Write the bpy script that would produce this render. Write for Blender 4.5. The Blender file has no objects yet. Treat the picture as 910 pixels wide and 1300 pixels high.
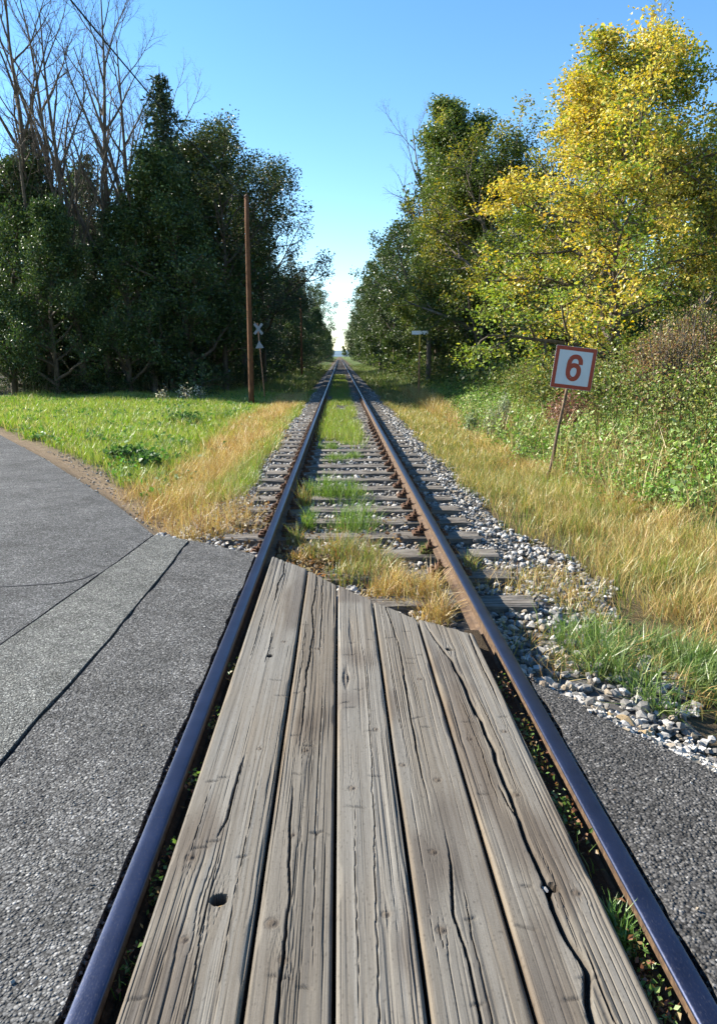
import bpy, math, random
import numpy as np
from mathutils import Vector

SC = bpy.context.scene
COL = SC.collection
R = math.radians
rng = np.random.default_rng(7)

# ------------------------------------------------------------------ camera
cam_d = bpy.data.cameras.new("camera")
cam = bpy.data.objects.new("camera", cam_d)
COL.objects.link(cam)
cam_d.sensor_fit = 'VERTICAL'
cam_d.sensor_height = 36.0
cam_d.lens = 950.0 / 1300.0 * 36.0
cam_d.clip_start = 0.05
cam_d.clip_end = 20000
cam.location = (-0.125, 0.0, 1.54)
cam.rotation_euler = (R(90 - 11.77), 0, R(-1.417))
SC.camera = cam

# ------------------------------------------------------------------ sky, sun, exposure
SUN_EL, SUN_AZ = 32.0, 66.0          # degrees; azimuth counted from +Y towards -X
world = bpy.data.worlds.new("World")
SC.world = world
world.use_nodes = True
wn = world.node_tree
sky = wn.nodes.new('ShaderNodeTexSky')
sky.sky_type = 'NISHITA'
sky.sun_disc = False
sky.sun_elevation = R(SUN_EL)
sky.sun_rotation = R(-SUN_AZ)
sky.altitude = 300
sky.air_density = 1.0
sky.dust_density = 0.0
sky.ozone_density = 2.6
bg = wn.nodes['Background']
bg.inputs[1].default_value = 0.080
hs_ = wn.nodes.new('ShaderNodeHueSaturation')     # the camera's vivid colour rendition of the sky
hs_.inputs['Saturation'].default_value = 1.20
wn.links.new(sky.outputs[0], hs_.inputs['Color'])
wn.links.new(hs_.outputs[0], bg.inputs[0])

sun_d = bpy.data.lights.new("sun", 'SUN')
sun_d.energy = 5.0
sun_d.angle = R(0.53)
sun_d.color = (1.0, 0.93, 0.82)
sun = bpy.data.objects.new("sun", sun_d)
COL.objects.link(sun)
to_sun = Vector((-math.sin(R(SUN_AZ)) * math.cos(R(SUN_EL)), math.cos(R(SUN_AZ)) * math.cos(R(SUN_EL)), math.sin(R(SUN_EL))))
sun.rotation_euler = (-to_sun).to_track_quat('-Z', 'Y').to_euler()
sun.location = to_sun * 100

vs = SC.view_settings
vs.view_transform = 'Standard'
vs.look = 'None'
vs.exposure = 1.8
vs.gamma = 1.0
vs.use_curve_mapping = False
SC.cycles.max_bounces = 3
SC.cycles.diffuse_bounces = 2
SC.cycles.glossy_bounces = 2
SC.cycles.transmission_bounces = 3
SC.cycles.use_denoising = True
SC.cycles.use_adaptive_sampling = True
SC.cycles.adaptive_threshold = 0.02

# ------------------------------------------------------------------ helpers: noise, meshes, objects
_T = np.random.default_rng(99).random((256, 256))


def vn(x, y, s=0):
    """smooth value noise, 0..1"""
    x = np.asarray(x, float) + s * 17.31
    y = np.asarray(y, float) + s * 5.77
    xi = np.floor(x).astype(int)
    yi = np.floor(y).astype(int)
    fx = x - xi
    fy = y - yi
    fx = fx * fx * (3 - 2 * fx)
    fy = fy * fy * (3 - 2 * fy)
    a = _T[xi & 255, yi & 255]
    b = _T[(xi + 1) & 255, yi & 255]
    c = _T[xi & 255, (yi + 1) & 255]
    d = _T[(xi + 1) & 255, (yi + 1) & 255]
    return (a * (1 - fx) + b * fx) * (1 - fy) + (c * (1 - fx) + d * fx) * fy


def fbm(x, y, s=0, o=3):
    t = 0
    a = 0.5
    for k in range(o):
        t = t + a * vn(x * 2 ** k, y * 2 ** k, s + k * 3)
        a *= 0.5
    return t / (1 - 0.5 ** o)


def sstep(a, b, x):
    t = np.clip((x - a) / (b - a), 0, 1)
    return t * t * (3 - 2 * t)


def np_mesh(name, V, F, mats, tint=None, smooth=False, fmat=None):
    """V (n,3); F (m,k) or list of such arrays with different k"""
    me = bpy.data.meshes.new(name)
    V = np.asarray(V, np.float32)
    Fs = F if isinstance(F, list) else [F]
    Fs = [np.asarray(f, np.int32) for f in Fs if len(f)]
    loops = np.concatenate([f.ravel() for f in Fs])
    tot = np.concatenate([np.full(len(f), f.shape[1], np.int32) for f in Fs])
    start = np.concatenate([[0], np.cumsum(tot)[:-1]]).astype(np.int32)
    me.vertices.add(len(V))
    me.vertices.foreach_set('co', V.ravel())
    me.loops.add(len(loops))
    me.loops.foreach_set('vertex_index', loops)
    me.polygons.add(len(tot))
    me.polygons.foreach_set('loop_start', start)
    me.polygons.foreach_set('loop_total', tot)
    for m in (mats if isinstance(mats, (list, tuple)) else [mats]):
        me.materials.append(m)
    if fmat is not None:
        me.polygons.foreach_set('material_index', np.asarray(fmat, np.int32))
    me.polygons.foreach_set('use_smooth', np.full(len(tot), bool(smooth)))
    if tint is not None:
        at = me.color_attributes.new('tint', 'FLOAT_COLOR', 'POINT')
        c = np.ones((len(V), 4), np.float32)
        c[:, :3] = tint
        at.data.foreach_set('color', c.ravel())
    me.update(calc_edges=True)
    me.validate()
    return me


def link(name, me, parent=None, loc=(0, 0, 0), rot=(0, 0, 0), scale=(1, 1, 1)):
    o = bpy.data.objects.new(name, me)
    COL.objects.link(o)
    o.location = loc
    o.rotation_euler = rot
    o.scale = scale
    if parent is not None:
        o.parent = parent
    return o


def tag(o, label=None, cat=None, group=None, kind=None):
    if label:
        o['label'] = label
    if cat:
        o['category'] = cat
    if group:
        o['group'] = group
    if kind:
        o['kind'] = kind
    return o


def join(parts):
    """parts: list of (V, F) with equal k -> one V, F"""
    Vs, Fs, n = [], [], 0
    for V, F in parts:
        V = np.asarray(V, float)
        Vs.append(V)
        Fs.append(np.asarray(F) + n)
        n += len(V)
    return np.concatenate(Vs), np.concatenate(Fs)


def boxm(x0, x1, y0, y1, z0, z1):
    V = [(x0, y0, z0), (x1, y0, z0), (x1, y1, z0), (x0, y1, z0), (x0, y0, z1), (x1, y0, z1), (x1, y1, z1), (x0, y1, z1)]
    F = [(0, 3, 2, 1), (4, 5, 6, 7), (0, 1, 5, 4), (1, 2, 6, 5), (2, 3, 7, 6), (3, 0, 4, 7)]
    return np.array(V, float), np.array(F)


def tubes(P, Rr, sides, cap=False):
    """P (B,n,3), Rr (B,n) -> V, F (quads) for B tubes"""
    P = np.asarray(P, float)
    Rr = np.asarray(Rr, float)
    B, n, _ = P.shape
    T = np.empty_like(P)
    T[:, 1:-1] = P[:, 2:] - P[:, :-2]
    T[:, 0] = P[:, 1] - P[:, 0]
    T[:, -1] = P[:, -1] - P[:, -2]
    T /= np.linalg.norm(T, axis=2, keepdims=True) + 1e-9
    ref = np.where(np.abs(T[:, :1, 2:3]) > 0.85, np.array([1.0, 0.03, 0.0]), np.array([0.0, 0.03, 1.0]))
    ref = np.broadcast_to(ref, T.shape)
    U = np.cross(T, ref)
    U /= np.linalg.norm(U, axis=2, keepdims=True) + 1e-9
    W = np.cross(T, U)
    a = np.arange(sides) * 2 * np.pi / sides
    V = P[:, :, None, :] + Rr[:, :, None, None] * (np.cos(a)[None, None, :, None] * U[:, :, None, :] + np.sin(a)[None, None, :, None] * W[:, :, None, :])
    V = V.reshape(-1, 3)
    b, i, s = np.meshgrid(np.arange(B), np.arange(n - 1), np.arange(sides), indexing='ij')
    s2 = (s + 1) % sides
    base = b * n * sides + i * sides
    F = np.stack([base + s, base + s2, base + sides + s2, base + sides + s], -1).reshape(-1, 4)
    return V, F


def tube_mesh(name, path, radii, sides, mat, smooth=True):
    V, F = tubes(np.array([path]), np.array([radii]), sides)
    n = len(path)
    caps = [tuple(range(sides))[::-1], tuple((n - 1) * sides + k for k in range(sides))]
    me = np_mesh(name, V, [F, np.array(caps)], mat, smooth=smooth)
    return me


# ------------------------------------------------------------------ materials
def nmat(name):
    m = bpy.data.materials.new(name)
    m.use_nodes = True
    nt = m.node_tree
    nt.nodes.clear()
    out = nt.nodes.new('ShaderNodeOutputMaterial')
    return m, nt, out


def N(nt, typ, **kw):
    n = nt.nodes.new(typ)
    for k, v in kw.items():
        setattr(n, k, v)
    return n


def setin(n, **kw):
    for k, v in kw.items():
        n.inputs[k.replace('_', ' ')].default_value = v
    return n


def noise(nt, vec, scale, detail=4.0, rough=0.6):
    n = N(nt, 'ShaderNodeTexNoise')
    n.inputs['Scale'].default_value = scale
    n.inputs['Detail'].default_value = detail
    n.inputs['Roughness'].default_value = rough
    if vec is not None:
        nt.links.new(vec, n.inputs['Vector'])
    return n.outputs['Fac']


def ramp(nt, fac, stops):
    r = N(nt, 'ShaderNodeValToRGB')
    e = r.color_ramp.elements
    while len(e) > 1:
        e.remove(e[-1])
    e[0].position = stops[0][0]
    e[0].color = (*stops[0][1], 1)
    for p, c in stops[1:]:
        q = e.new(p)
        q.color = (*c, 1)
    nt.links.new(fac, r.inputs[0])
    return r.outputs[0]


def mixc(nt, fac, a, b, mode='MIX'):
    m = N(nt, 'ShaderNodeMix', data_type='RGBA', blend_type=mode)
    for sock, v in ((m.inputs[0], fac), (m.inputs[6], a), (m.inputs[7], b)):
        if isinstance(v, (int, float)):
            sock.default_value = v
        elif isinstance(v, tuple):
            sock.default_value = (*v, 1)
        else:
            nt.links.new(v, sock)
    return m.outputs[2]


def bump(nt, h, strength, dist, prev=None):
    b = N(nt, 'ShaderNodeBump')
    b.inputs['Strength'].default_value = strength
    b.inputs['Distance'].default_value = dist
    nt.links.new(h, b.inputs['Height'])
    if prev is not None:
        nt.links.new(prev, b.inputs['Normal'])
    return b.outputs[0]


def pbsdf(nt, out, col, rough=0.8, metal=0.0, spec=0.3, normal=None):
    b = N(nt, 'ShaderNodeBsdfPrincipled')
    if isinstance(col, tuple):
        b.inputs['Base Color'].default_value = (*col, 1)
    else:
        nt.links.new(col, b.inputs['Base Color'])
    for k, v in (('Roughness', rough), ('Metallic', metal)):
        if isinstance(v, (int, float)):
            b.inputs[k].default_value = v
        else:
            nt.links.new(v, b.inputs[k])
    b.inputs['Specular IOR Level'].default_value = spec
    if normal is not None:
        nt.links.new(normal, b.inputs['Normal'])
    nt.links.new(b.outputs[0], out.inputs[0])
    return b


def mat_leaf(name, trans=0.35, gloss=0.06, grough=0.4):
    m, nt, out = nmat(name)
    a = N(nt, 'ShaderNodeVertexColor', layer_name='tint')
    d = N(nt, 'ShaderNodeBsdfDiffuse')
    t = N(nt, 'ShaderNodeBsdfTranslucent')
    nt.links.new(a.outputs[0], d.inputs[0])
    hs = N(nt, 'ShaderNodeHueSaturation')
    hs.inputs['Saturation'].default_value = 1.15
    hs.inputs['Value'].default_value = 1.25
    nt.links.new(a.outputs[0], hs.inputs['Color'])
    nt.links.new(hs.outputs[0], t.inputs[0])
    mx = N(nt, 'ShaderNodeMixShader')
    mx.inputs[0].default_value = trans
    nt.links.new(d.outputs[0], mx.inputs[1])
    nt.links.new(t.outputs[0], mx.inputs[2])
    g = N(nt, 'ShaderNodeBsdfGlossy')
    g.inputs['Roughness'].default_value = grough
    m2 = N(nt, 'ShaderNodeMixShader')
    m2.inputs[0].default_value = gloss
    nt.links.new(mx.outputs[0], m2.inputs[1])
    nt.links.new(g.outputs[0], m2.inputs[2])
    nt.links.new(m2.outputs[0], out.inputs[0])
    return m


M = {}
M['leaf'] = mat_leaf('leaf', 0.34, 0.03, 0.45)
M['glossleaf'] = mat_leaf('glossy_leaf', 0.22, 0.045, 0.38)
M['needle'] = mat_leaf('needle', 0.12, 0.04, 0.5)
M['grass'] = mat_leaf('grass', 0.32, 0.04, 0.4)
M['straw'] = mat_leaf('straw', 0.25, 0.05, 0.45)


def mat_tint(name, rough=0.85, spec=0.25, nscale=60, amount=0.35, bs=0.4, bd=0.004):
    m, nt, out = nmat(name)
    a = N(nt, 'ShaderNodeVertexColor', layer_name='tint')
    tc = N(nt, 'ShaderNodeTexCoord')
    f = noise(nt, tc.outputs['Object'], nscale, 5)
    c = ramp(nt, f, [(0.3, (1 - amount,) * 3), (0.7, (1 + amount * 0.4,) * 3)])
    col = mixc(nt, 1.0, a.outputs[0], c, 'MULTIPLY')
    pbsdf(nt, out, col, rough, 0, spec, bump(nt, f, bs, bd))
    return m


M['stone'] = mat_tint('ballast_stone', 0.85, 0.25, 55, 0.35, 0.5, 0.006)


def mat_bark(name, c0, c1, scale=9):
    m, nt, out = nmat(name)
    tc = N(nt, 'ShaderNodeTexCoord')
    mp = N(nt, 'ShaderNodeMapping')
    mp.inputs['Scale'].default_value = (1, 1, 0.25)
    nt.links.new(tc.outputs['Object'], mp.inputs['Vector'])
    f = noise(nt, mp.outputs[0], scale, 6, 0.65)
    pbsdf(nt, out, ramp(nt, f, [(0.3, c0), (0.7, c1)]), 0.9, 0, 0.2, bump(nt, f, 0.6, 0.03))
    return m


M['bark'] = mat_bark('bark', (0.045, 0.035, 0.026), (0.15, 0.12, 0.09))
M['bark_grey'] = mat_bark('bark_grey', (0.07, 0.058, 0.045), (0.20, 0.17, 0.135))


def mat_wood_plank():
    m, nt, out = nmat('weathered_plank')
    a = N(nt, 'ShaderNodeVertexColor', layer_name='tint')
    tc = N(nt, 'ShaderNodeTexCoord')
    mp = N(nt, 'ShaderNodeMapping')
    mp.inputs['Scale'].default_value = (1, 0.03, 1)
    nt.links.new(tc.outputs['Object'], mp.inputs['Vector'])
    f = noise(nt, mp.outputs[0], 420, 4, 0.7)
    f2 = noise(nt, tc.outputs['Object'], 160, 5, 0.7)
    c = ramp(nt, f, [(0.3, (0.80, 0.79, 0.77)), (0.62, (1.06, 1.06, 1.06))])
    c2 = ramp(nt, f2, [(0.3, (0.88, 0.88, 0.88)), (0.7, (1.06, 1.06, 1.06))])
    col = mixc(nt, 1.0, mixc(nt, 1.0, a.outputs[0], c, 'MULTIPLY'), c2, 'MULTIPLY')
    pbsdf(nt, out, col, 0.82, 0, 0.22, bump(nt, f, 0.35, 0.002))
    return m


M['plank'] = mat_wood_plank()


def mat_sleeper():
    m, nt, out = nmat('sleeper_wood')
    tc = N(nt, 'ShaderNodeTexCoord')
    oi = N(nt, 'ShaderNodeObjectInfo')
    mp = N(nt, 'ShaderNodeMapping')
    mp.inputs['Scale'].default_value = (0.05, 1, 1)
    nt.links.new(tc.outputs['Object'], mp.inputs['Vector'])
    cmb = N(nt, 'ShaderNodeCombineXYZ')
    mul = N(nt, 'ShaderNodeMath', operation='MULTIPLY')
    mul.inputs[1].default_value = 50
    nt.links.new(oi.outputs['Random'], mul.inputs[0])
    nt.links.new(mul.outputs[0], cmb.inputs[1])
    nt.links.new(cmb.outputs[0], mp.inputs['Location'])
    f = noise(nt, mp.outputs[0], 70, 6, 0.7)
    f2 = noise(nt, tc.outputs['Object'], 5, 4)
    c = ramp(nt, f, [(0.25, (0.035, 0.030, 0.025)), (0.48, (0.135, 0.122, 0.104)), (0.75, (0.28, 0.262, 0.23))])
    c = mixc(nt, 1.0, c, ramp(nt, f2, [(0.3, (0.65, 0.6, 0.55)), (0.7, (1.1, 1.1, 1.1))]), 'MULTIPLY')
    pbsdf(nt, out, c, 0.85, 0, 0.2, bump(nt, f, 0.9, 0.012))
    return m


M['sleeper'] = mat_sleeper()


def mat_rust(name, c0, c1, c2, scale=30, rough=0.75):
    m, nt, out = nmat(name)
    tc = N(nt, 'ShaderNodeTexCoord')
    f = noise(nt, tc.outputs['Object'], scale, 6, 0.7)
    pbsdf(nt, out, ramp(nt, f, [(0.28, c0), (0.5, c1), (0.75, c2)]), rough, 0, 0.3, bump(nt, f, 0.4, 0.003))
    return m


M['rust'] = mat_rust('rail_rust', (0.028, 0.017, 0.011), (0.075, 0.045, 0.024), (0.15, 0.098, 0.055))
M['rust_dark'] = mat_rust('fastening_rust', (0.03, 0.017, 0.011), (0.085, 0.043, 0.022), (0.17, 0.09, 0.045))
M['rust_post'] = mat_rust('post_rust', (0.16, 0.07, 0.04), (0.38, 0.17, 0.09), (0.50, 0.28, 0.16), 14)


def mat_railtop():
    m, nt, out = nmat('rail_running_surface')
    tc = N(nt, 'ShaderNodeTexCoord')
    mp = N(nt, 'ShaderNodeMapping')
    mp.inputs['Scale'].default_value = (1, 0.35, 1)
    nt.links.new(tc.outputs['Object'], mp.inputs['Vector'])
    f = noise(nt, mp.outputs[0], 260, 4, 0.65)
    f2 = noise(nt, tc.outputs['Object'], 7, 4, 0.6)
    mk = ramp(nt, f, [(0.56, (0, 0, 0)), (0.80, (0.8, 0.8, 0.8))])
    col = mixc(nt, mk, (0.048, 0.056, 0.092), (0.085, 0.074, 0.068))
    col = mixc(nt, 1.0, col, ramp(nt, f2, [(0.3, (0.8, 0.8, 0.8)), (0.7, (1.1, 1.1, 1.1))]), 'MULTIPLY')
    ro = N(nt, 'ShaderNodeMapRange')
    ro.inputs['To Min'].default_value = 0.26
    ro.inputs['To Max'].default_value = 0.5
    nt.links.new(f, ro.inputs['Value'])
    me = N(nt, 'ShaderNodeMapRange')
    me.inputs['To Min'].default_value = 0.95
    me.inputs['To Max'].default_value = 0.3
    nt.links.new(mk, me.inputs['Value'])
    pbsdf(nt, out, col, ro.outputs[0], me.outputs[0], 0.5, bump(nt, f, 0.12, 0.001))
    return m


M['railtop'] = mat_railtop()


def mat_asphalt(name, base, var, spec=0.12, scale=110):
    m, nt, out = nmat(name)
    tc = N(nt, 'ShaderNodeTexCoord')
    v = N(nt, 'ShaderNodeTexVoronoi')
    v.inputs['Scale'].default_value = scale
    nt.links.new(tc.outputs['Object'], v.inputs['Vector'])
    v2 = N(nt, 'ShaderNodeTexVoronoi')
    v2.inputs['Scale'].default_value = scale * 2.3
    nt.links.new(tc.outputs['Object'], v2.inputs['Vector'])
    big = noise(nt, tc.outputs['Object'], 1.6, 5, 0.6)
    mid = noise(nt, tc.outputs['Object'], 14, 5, 0.65)
    sep = N(nt, 'ShaderNodeSeparateColor')
    nt.links.new(v.outputs['Color'], sep.inputs[0])
    g = ramp(nt, sep.outputs[0], [(0.0, tuple(b * 0.45 for b in base)), (0.5, base), (0.85, tuple(b * 1.35 for b in base)), (1.0, tuple(min(0.6, b * 2.6) for b in base))])
    gaps = ramp(nt, v.outputs['Distance'], [(0.0, (1.1, 1.1, 1.1)), (0.45, (1.0, 1.0, 1.0)), (0.75, (0.45, 0.45, 0.45))])
    col = mixc(nt, 1.0, g, gaps, 'MULTIPLY')
    col = mixc(nt, 1.0, col, ramp(nt, big, [(0.3, (1 - var,) * 3), (0.7, (1 + var,) * 3)]), 'MULTIPLY')
    col = mixc(nt, 1.0, col, ramp(nt, mid, [(0.3, (0.82, 0.82, 0.82)), (0.7, (1.12, 1.12, 1.12))]), 'MULTIPLY')
    bl = noise(nt, tc.outputs['Object'], 5.0, 6, 0.7)
    col = mixc(nt, 1.0, col, ramp(nt, bl, [(0.32, (0.72, 0.72, 0.71)), (0.5, (1.0, 1.0, 1.0)), (0.72, (1.18, 1.17, 1.14))]), 'MULTIPLY')
    inv = N(nt, 'ShaderNodeMath', operation='SUBTRACT')
    inv.inputs[0].default_value = 1.0
    nt.links.new(v.outputs['Distance'], inv.inputs[1])
    inv2 = N(nt, 'ShaderNodeMath', operation='MULTIPLY')
    nt.links.new(inv.outputs[0], inv2.inputs[0])
    nt.links.new(sep.outputs[1], inv2.inputs[1])
    b1 = bump(nt, mid, 0.35, 0.01)
    b2 = bump(nt, inv2.outputs[0], 1.0, 0.011, b1)
    pbsdf(nt, out, col, 0.85, 0, spec, b2)
    return m


M['asphalt'] = mat_asphalt('asphalt_grey', (0.087, 0.087, 0.085), 0.22)
M['asphalt_patch'] = mat_asphalt('asphalt_patch', (0.116, 0.119, 0.111), 0.16, 0.12, 130)
M['asphalt_far'] = mat_asphalt('asphalt_old', (0.085, 0.087, 0.087), 0.24)
M['asphalt_dark'] = mat_asphalt('asphalt_dark', (0.062, 0.060, 0.057), 0.2, 0.12, 95)


def flat(name, col, rough=0.8, spec=0.3, nscale=40, amount=0.25, metal=0.0):
    m, nt, out = nmat(name)
    tc = N(nt, 'ShaderNodeTexCoord')
    f = noise(nt, tc.outputs['Object'], nscale, 5)
    c = ramp(nt, f, [(0.3, tuple(x * (1 - amount) for x in col)), (0.7, tuple(min(1, x * (1 + amount * 0.4)) for x in col))])
    pbsdf(nt, out, c, rough, metal, spec, bump(nt, f, 0.15, 0.002))
    return m


M['tar'] = flat('tar_joint', (0.022, 0.021, 0.02), 0.6)
M['sign_white'] = flat('sign_white', (0.46, 0.48, 0.53), 0.45, 0.4, 9, 0.06)
M['sign_red'] = flat('sign_red', (0.27, 0.026, 0.009), 0.45, 0.4, 12, 0.15)
M['sign_back'] = flat('sign_back_zinc', (0.22, 0.235, 0.26), 0.5, 0.5, 25, 0.2)
M['pole_wood'] = mat_bark('pole_wood', (0.06, 0.026, 0.013), (0.17, 0.08, 0.04), 12)
M['post_yellow'] = flat('post_yellow', (0.75, 0.46, 0.07), 0.5, 0.4, 20, 0.3)
M['post_metal'] = mat_rust('post_metal', (0.035, 0.022, 0.014), (0.10, 0.062, 0.036), (0.24, 0.165, 0.10), 10)
M['sign_board'] = flat('sign_board_grey', (0.78, 0.79, 0.80), 0.5, 0.4, 12, 0.2)
M['cable'] = flat('cable_black', (0.02, 0.02, 0.02), 0.6)
M['insulator'] = flat('insulator_glazed', (0.35, 0.33, 0.30), 0.2, 0.6)


def mat_ground():
    m, nt, out = nmat('soil')
    a = N(nt, 'ShaderNodeVertexColor', layer_name='tint')
    tc = N(nt, 'ShaderNodeTexCoord')
    f = noise(nt, tc.outputs['Object'], 9, 8, 0.7)
    f2 = noise(nt, tc.outputs['Object'], 70, 5, 0.7)
    col = mixc(nt, 1.0, a.outputs[0], ramp(nt, f, [(0.3, (0.7, 0.7, 0.7)), (0.7, (1.2, 1.2, 1.2))]), 'MULTIPLY')
    col = mixc(nt, 1.0, col, ramp(nt, f2, [(0.3, (0.65, 0.65, 0.65)), (0.7, (1.2, 1.2, 1.2))]), 'MULTIPLY')
    pbsdf(nt, out, col, 0.95, 0, 0.1, bump(nt, f2, 0.8, 0.02))
    return m


M['ground'] = mat_ground()

# ------------------------------------------------------------------ the ground, its shape and the road across the track
EDGE_L = np.array([(-0.80, 5.80), (-1.14, 6.07), (-1.45, 6.30), (-1.77, 6.50), (-2.50, 7.86), (-3.51, 9.6), (-4.63, 11.5), (-7.07, 15.4), (-11, 21), (-17, 28), (-26, 37)])
NEAR_L = np.array([(-36, 28), (-22, 14), (-13, 6), (-8, 1), (-5, -2), (-0.80, -3.2)])
ROAD_L = np.concatenate([EDGE_L, NEAR_L])
EDGE_R = np.array([(0.80, 3.42), (0.93, 3.19), (1.05, 2.94), (1.19, 2.72), (2.2, 1.15), (3.6, -0.9), (7, -6)])
ROAD_R = np.concatenate([EDGE_R, np.array([(4, -10), (0.80, -6)])])


def in_poly(x, y, poly):
    r = np.zeros(np.shape(x), bool)
    n = len(poly)
    for i in range(n):
        x0, y0 = poly[i]
        x1, y1 = poly[(i + 1) % n]
        c = ((y0 > y) != (y1 > y)) & (x < (x1 - x0) * (y - y0) / (y1 - y0 + 1e-12) + x0)
        r ^= c
    return r


def dist_line(x, y, pts):
    d = np.full(np.shape(x), 1e9)
    for (x0, y0), (x1, y1) in zip(pts[:-1], pts[1:]):
        dx, dy = x1 - x0, y1 - y0
        t = np.clip(((x - x0) * dx + (y - y0) * dy) / (dx * dx + dy * dy), 0, 1)
        d = np.minimum(d, np.hypot(x - x0 - t * dx, y - y0 - t * dy))
    return d


def off_road(x, y):
    """distance outside the asphalt (0 on it)"""
    x = np.asarray(x, float)
    y = np.asarray(y, float)
    inside = in_poly(x, y, ROAD_L) | in_poly(x, y, ROAD_R)
    d = np.minimum(dist_line(x, y, EDGE_L), dist_line(x, y, EDGE_R))
    d = np.minimum(d, np.minimum(dist_line(x, y, NEAR_L), dist_line(x, y, np.array([(4, -10), (0.8, -6)]))))
    return np.where(inside, 0.0, d)


def ground_z(x, y):
    x = np.asarray(x, float)
    y = np.asarray(y, float)
    ax = np.abs(x)
    z = -0.285 - 0.14 * sstep(1.35, 2.2, ax)
    z = z + np.where(x > 0, 1.08 * sstep(2.6, 9.0, x) * sstep(2, 9, y), 0)
    z = z + np.where(x < -2.2, 0.10 * sstep(-2.2, -5, x), 0)
    z = z + 0.10 * (fbm(x * 0.5, y * 0.5, 3) - 0.5) * sstep(1.8, 3.0, ax)
    o = off_road(x, y)
    k = sstep(0.0, 0.55, o)
    k = np.where((ax < 0.80), 1.0, k)
    z = (-0.07) * (1 - k) + z * k
    return z


def axis(*segs):
    r = []
    for a, b, s in segs:
        r.append(np.arange(a, b, s))
    return np.concatenate(r + [np.array([segs[-1][1]])])


xs = axis((-3000, -300, 300), (-300, -40, 20), (-40, -8, 0.8), (-8, -3, 0.25), (-3, 3, 0.1), (3, 10, 0.35), (10, 40, 1.5), (40, 300, 20), (300, 3000, 300))
ys = axis((-60, -8, 4), (-8, 1, 0.5), (1, 12, 0.14), (12, 40, 0.5), (40, 120, 2), (120, 600, 15), (600, 4000, 300))
GX, GY = np.meshgrid(xs, ys, indexing='xy')
GZ = ground_z(GX, GY)
nx, ny = len(xs), len(ys)
idx = np.arange(nx * ny).reshape(ny, nx)
GF = np.stack([idx[:-1, :-1], idx[:-1, 1:], idx[1:, 1:], idx[1:, :-1]], -1).reshape(-1, 4)
soil = np.array([0.10, 0.075, 0.045])
green = np.array([0.075, 0.105, 0.03])
dirt = np.array([0.20, 0.15, 0.097])
o_ = off_road(GX, GY)
wg = (sstep(2.0, 3.2, np.abs(GX)) * sstep(0.8, 1.6, o_))[..., None]
wd = (sstep(1.05, 0.75, o_) * (GX < -0.9))[..., None]
gcol = soil * (1 - wg) + green * wg
gcol = gcol * (1 - wd) + dirt * wd
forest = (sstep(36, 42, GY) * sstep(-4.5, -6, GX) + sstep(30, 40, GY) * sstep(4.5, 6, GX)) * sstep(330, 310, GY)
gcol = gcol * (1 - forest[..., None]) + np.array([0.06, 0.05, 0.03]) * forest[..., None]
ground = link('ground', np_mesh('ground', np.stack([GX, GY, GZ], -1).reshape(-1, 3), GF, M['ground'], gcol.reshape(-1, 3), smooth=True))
tag(ground, kind='structure')


def poly_sheet(name, pts, z, thick, mat, seed=0, step=0.05, rag=0.012, parent=None):
    """a slab with ragged edges from an outline"""
    pts = np.asarray(pts, float)
    dense = []
    n = len(pts)
    for i in range(n):
        a, b = pts[i], pts[(i + 1) % n]
        L = np.hypot(*(b - a))
        near = min(np.hypot(*a), np.hypot(*b))
        st = step if near < 9 else step * 10
        k = max(1, int(L / st))
        for j in range(k):
            dense.append(a + (b - a) * j / k)
    dense = np.array(dense)
    r = np.random.default_rng(seed)
    s = np.arange(len(dense)) * 0.37
    dense = dense + np.stack([vn(s, s * 0, seed) - 0.5, vn(s, s * 0 + 9, seed) - 0.5], -1) * 2 * rag
    n = len(dense)
    V = np.concatenate([np.c_[dense, np.full(n, z)], np.c_[dense, np.full(n, z - thick)]])
    me = bpy.data.meshes.new(name)
    F = [list(range(n))] + [(i, i + n, (i + 1) % n + n, (i + 1) % n) for i in range(n)]
    me.from_pydata([tuple(v) for v in V], [], F)
    me.materials.append(mat)
    import bmesh
    bm = bmesh.new()
    bm.from_mesh(me)
    bmesh.ops.recalc_face_normals(bm, faces=bm.faces)
    up = sum(f.normal.z for f in bm.faces if len(f.verts) > 4)
    if up < 0:
        bmesh.ops.reverse_faces(bm, faces=bm.faces)
    bmesh.ops.triangulate(bm, faces=[f for f in bm.faces if len(f.verts) > 4])
    bm.to_mesh(me)
    bm.free()
    return link(name, me, parent)


# left road: three asphalt pieces with open joints between them
def seamB(y):
    return -1.415 - 0.035 * sstep(4.2, 2.6, y) + 0.014 * (vn(y * 3.1, y * 0, 5) - 0.5)


def seamA(y):
    return -1.765 - 0.085 * (6.5 - y) + 0.012 * (y < 0) + 0.014 * (vn(y * 3.1, y * 0, 8) - 0.5)


yB = np.arange(6.28, -3.0, -0.10)
yA = np.arange(6.48, -2.6, -0.10)
road = link('road', None)
tag(road, kind='structure')
bR = np.c_[seamB(yB), yB]
bA = np.c_[seamA(yA), yA]
gap = 0.009
s1 = np.concatenate([[(-0.805, 5.80), (-1.13, 6.06)], bR + [gap, 0], [(-0.805, -3.1)]])
s2 = np.concatenate([(bR - [gap, 0])[::-1], bA + [gap, 0]])[::1]
s2 = np.concatenate([bR - [gap, 0], (bA + [gap, 0])[::-1]])
s3 = np.concatenate([bA - [gap, 0], NEAR_L[:-1][::-1], EDGE_L[4:][::-1]])
poly_sheet('asphalt_slab', s1, -0.010, 0.10, M['asphalt'], 1, 0.04, 0.010, road)['label'] = 'dark grey asphalt strip along the left rail'
poly_sheet('asphalt_slab', s2, -0.006, 0.10, M['asphalt_patch'], 2, 0.05, 0.002, road)['label'] = 'paler grey asphalt patch between two joints'
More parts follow.
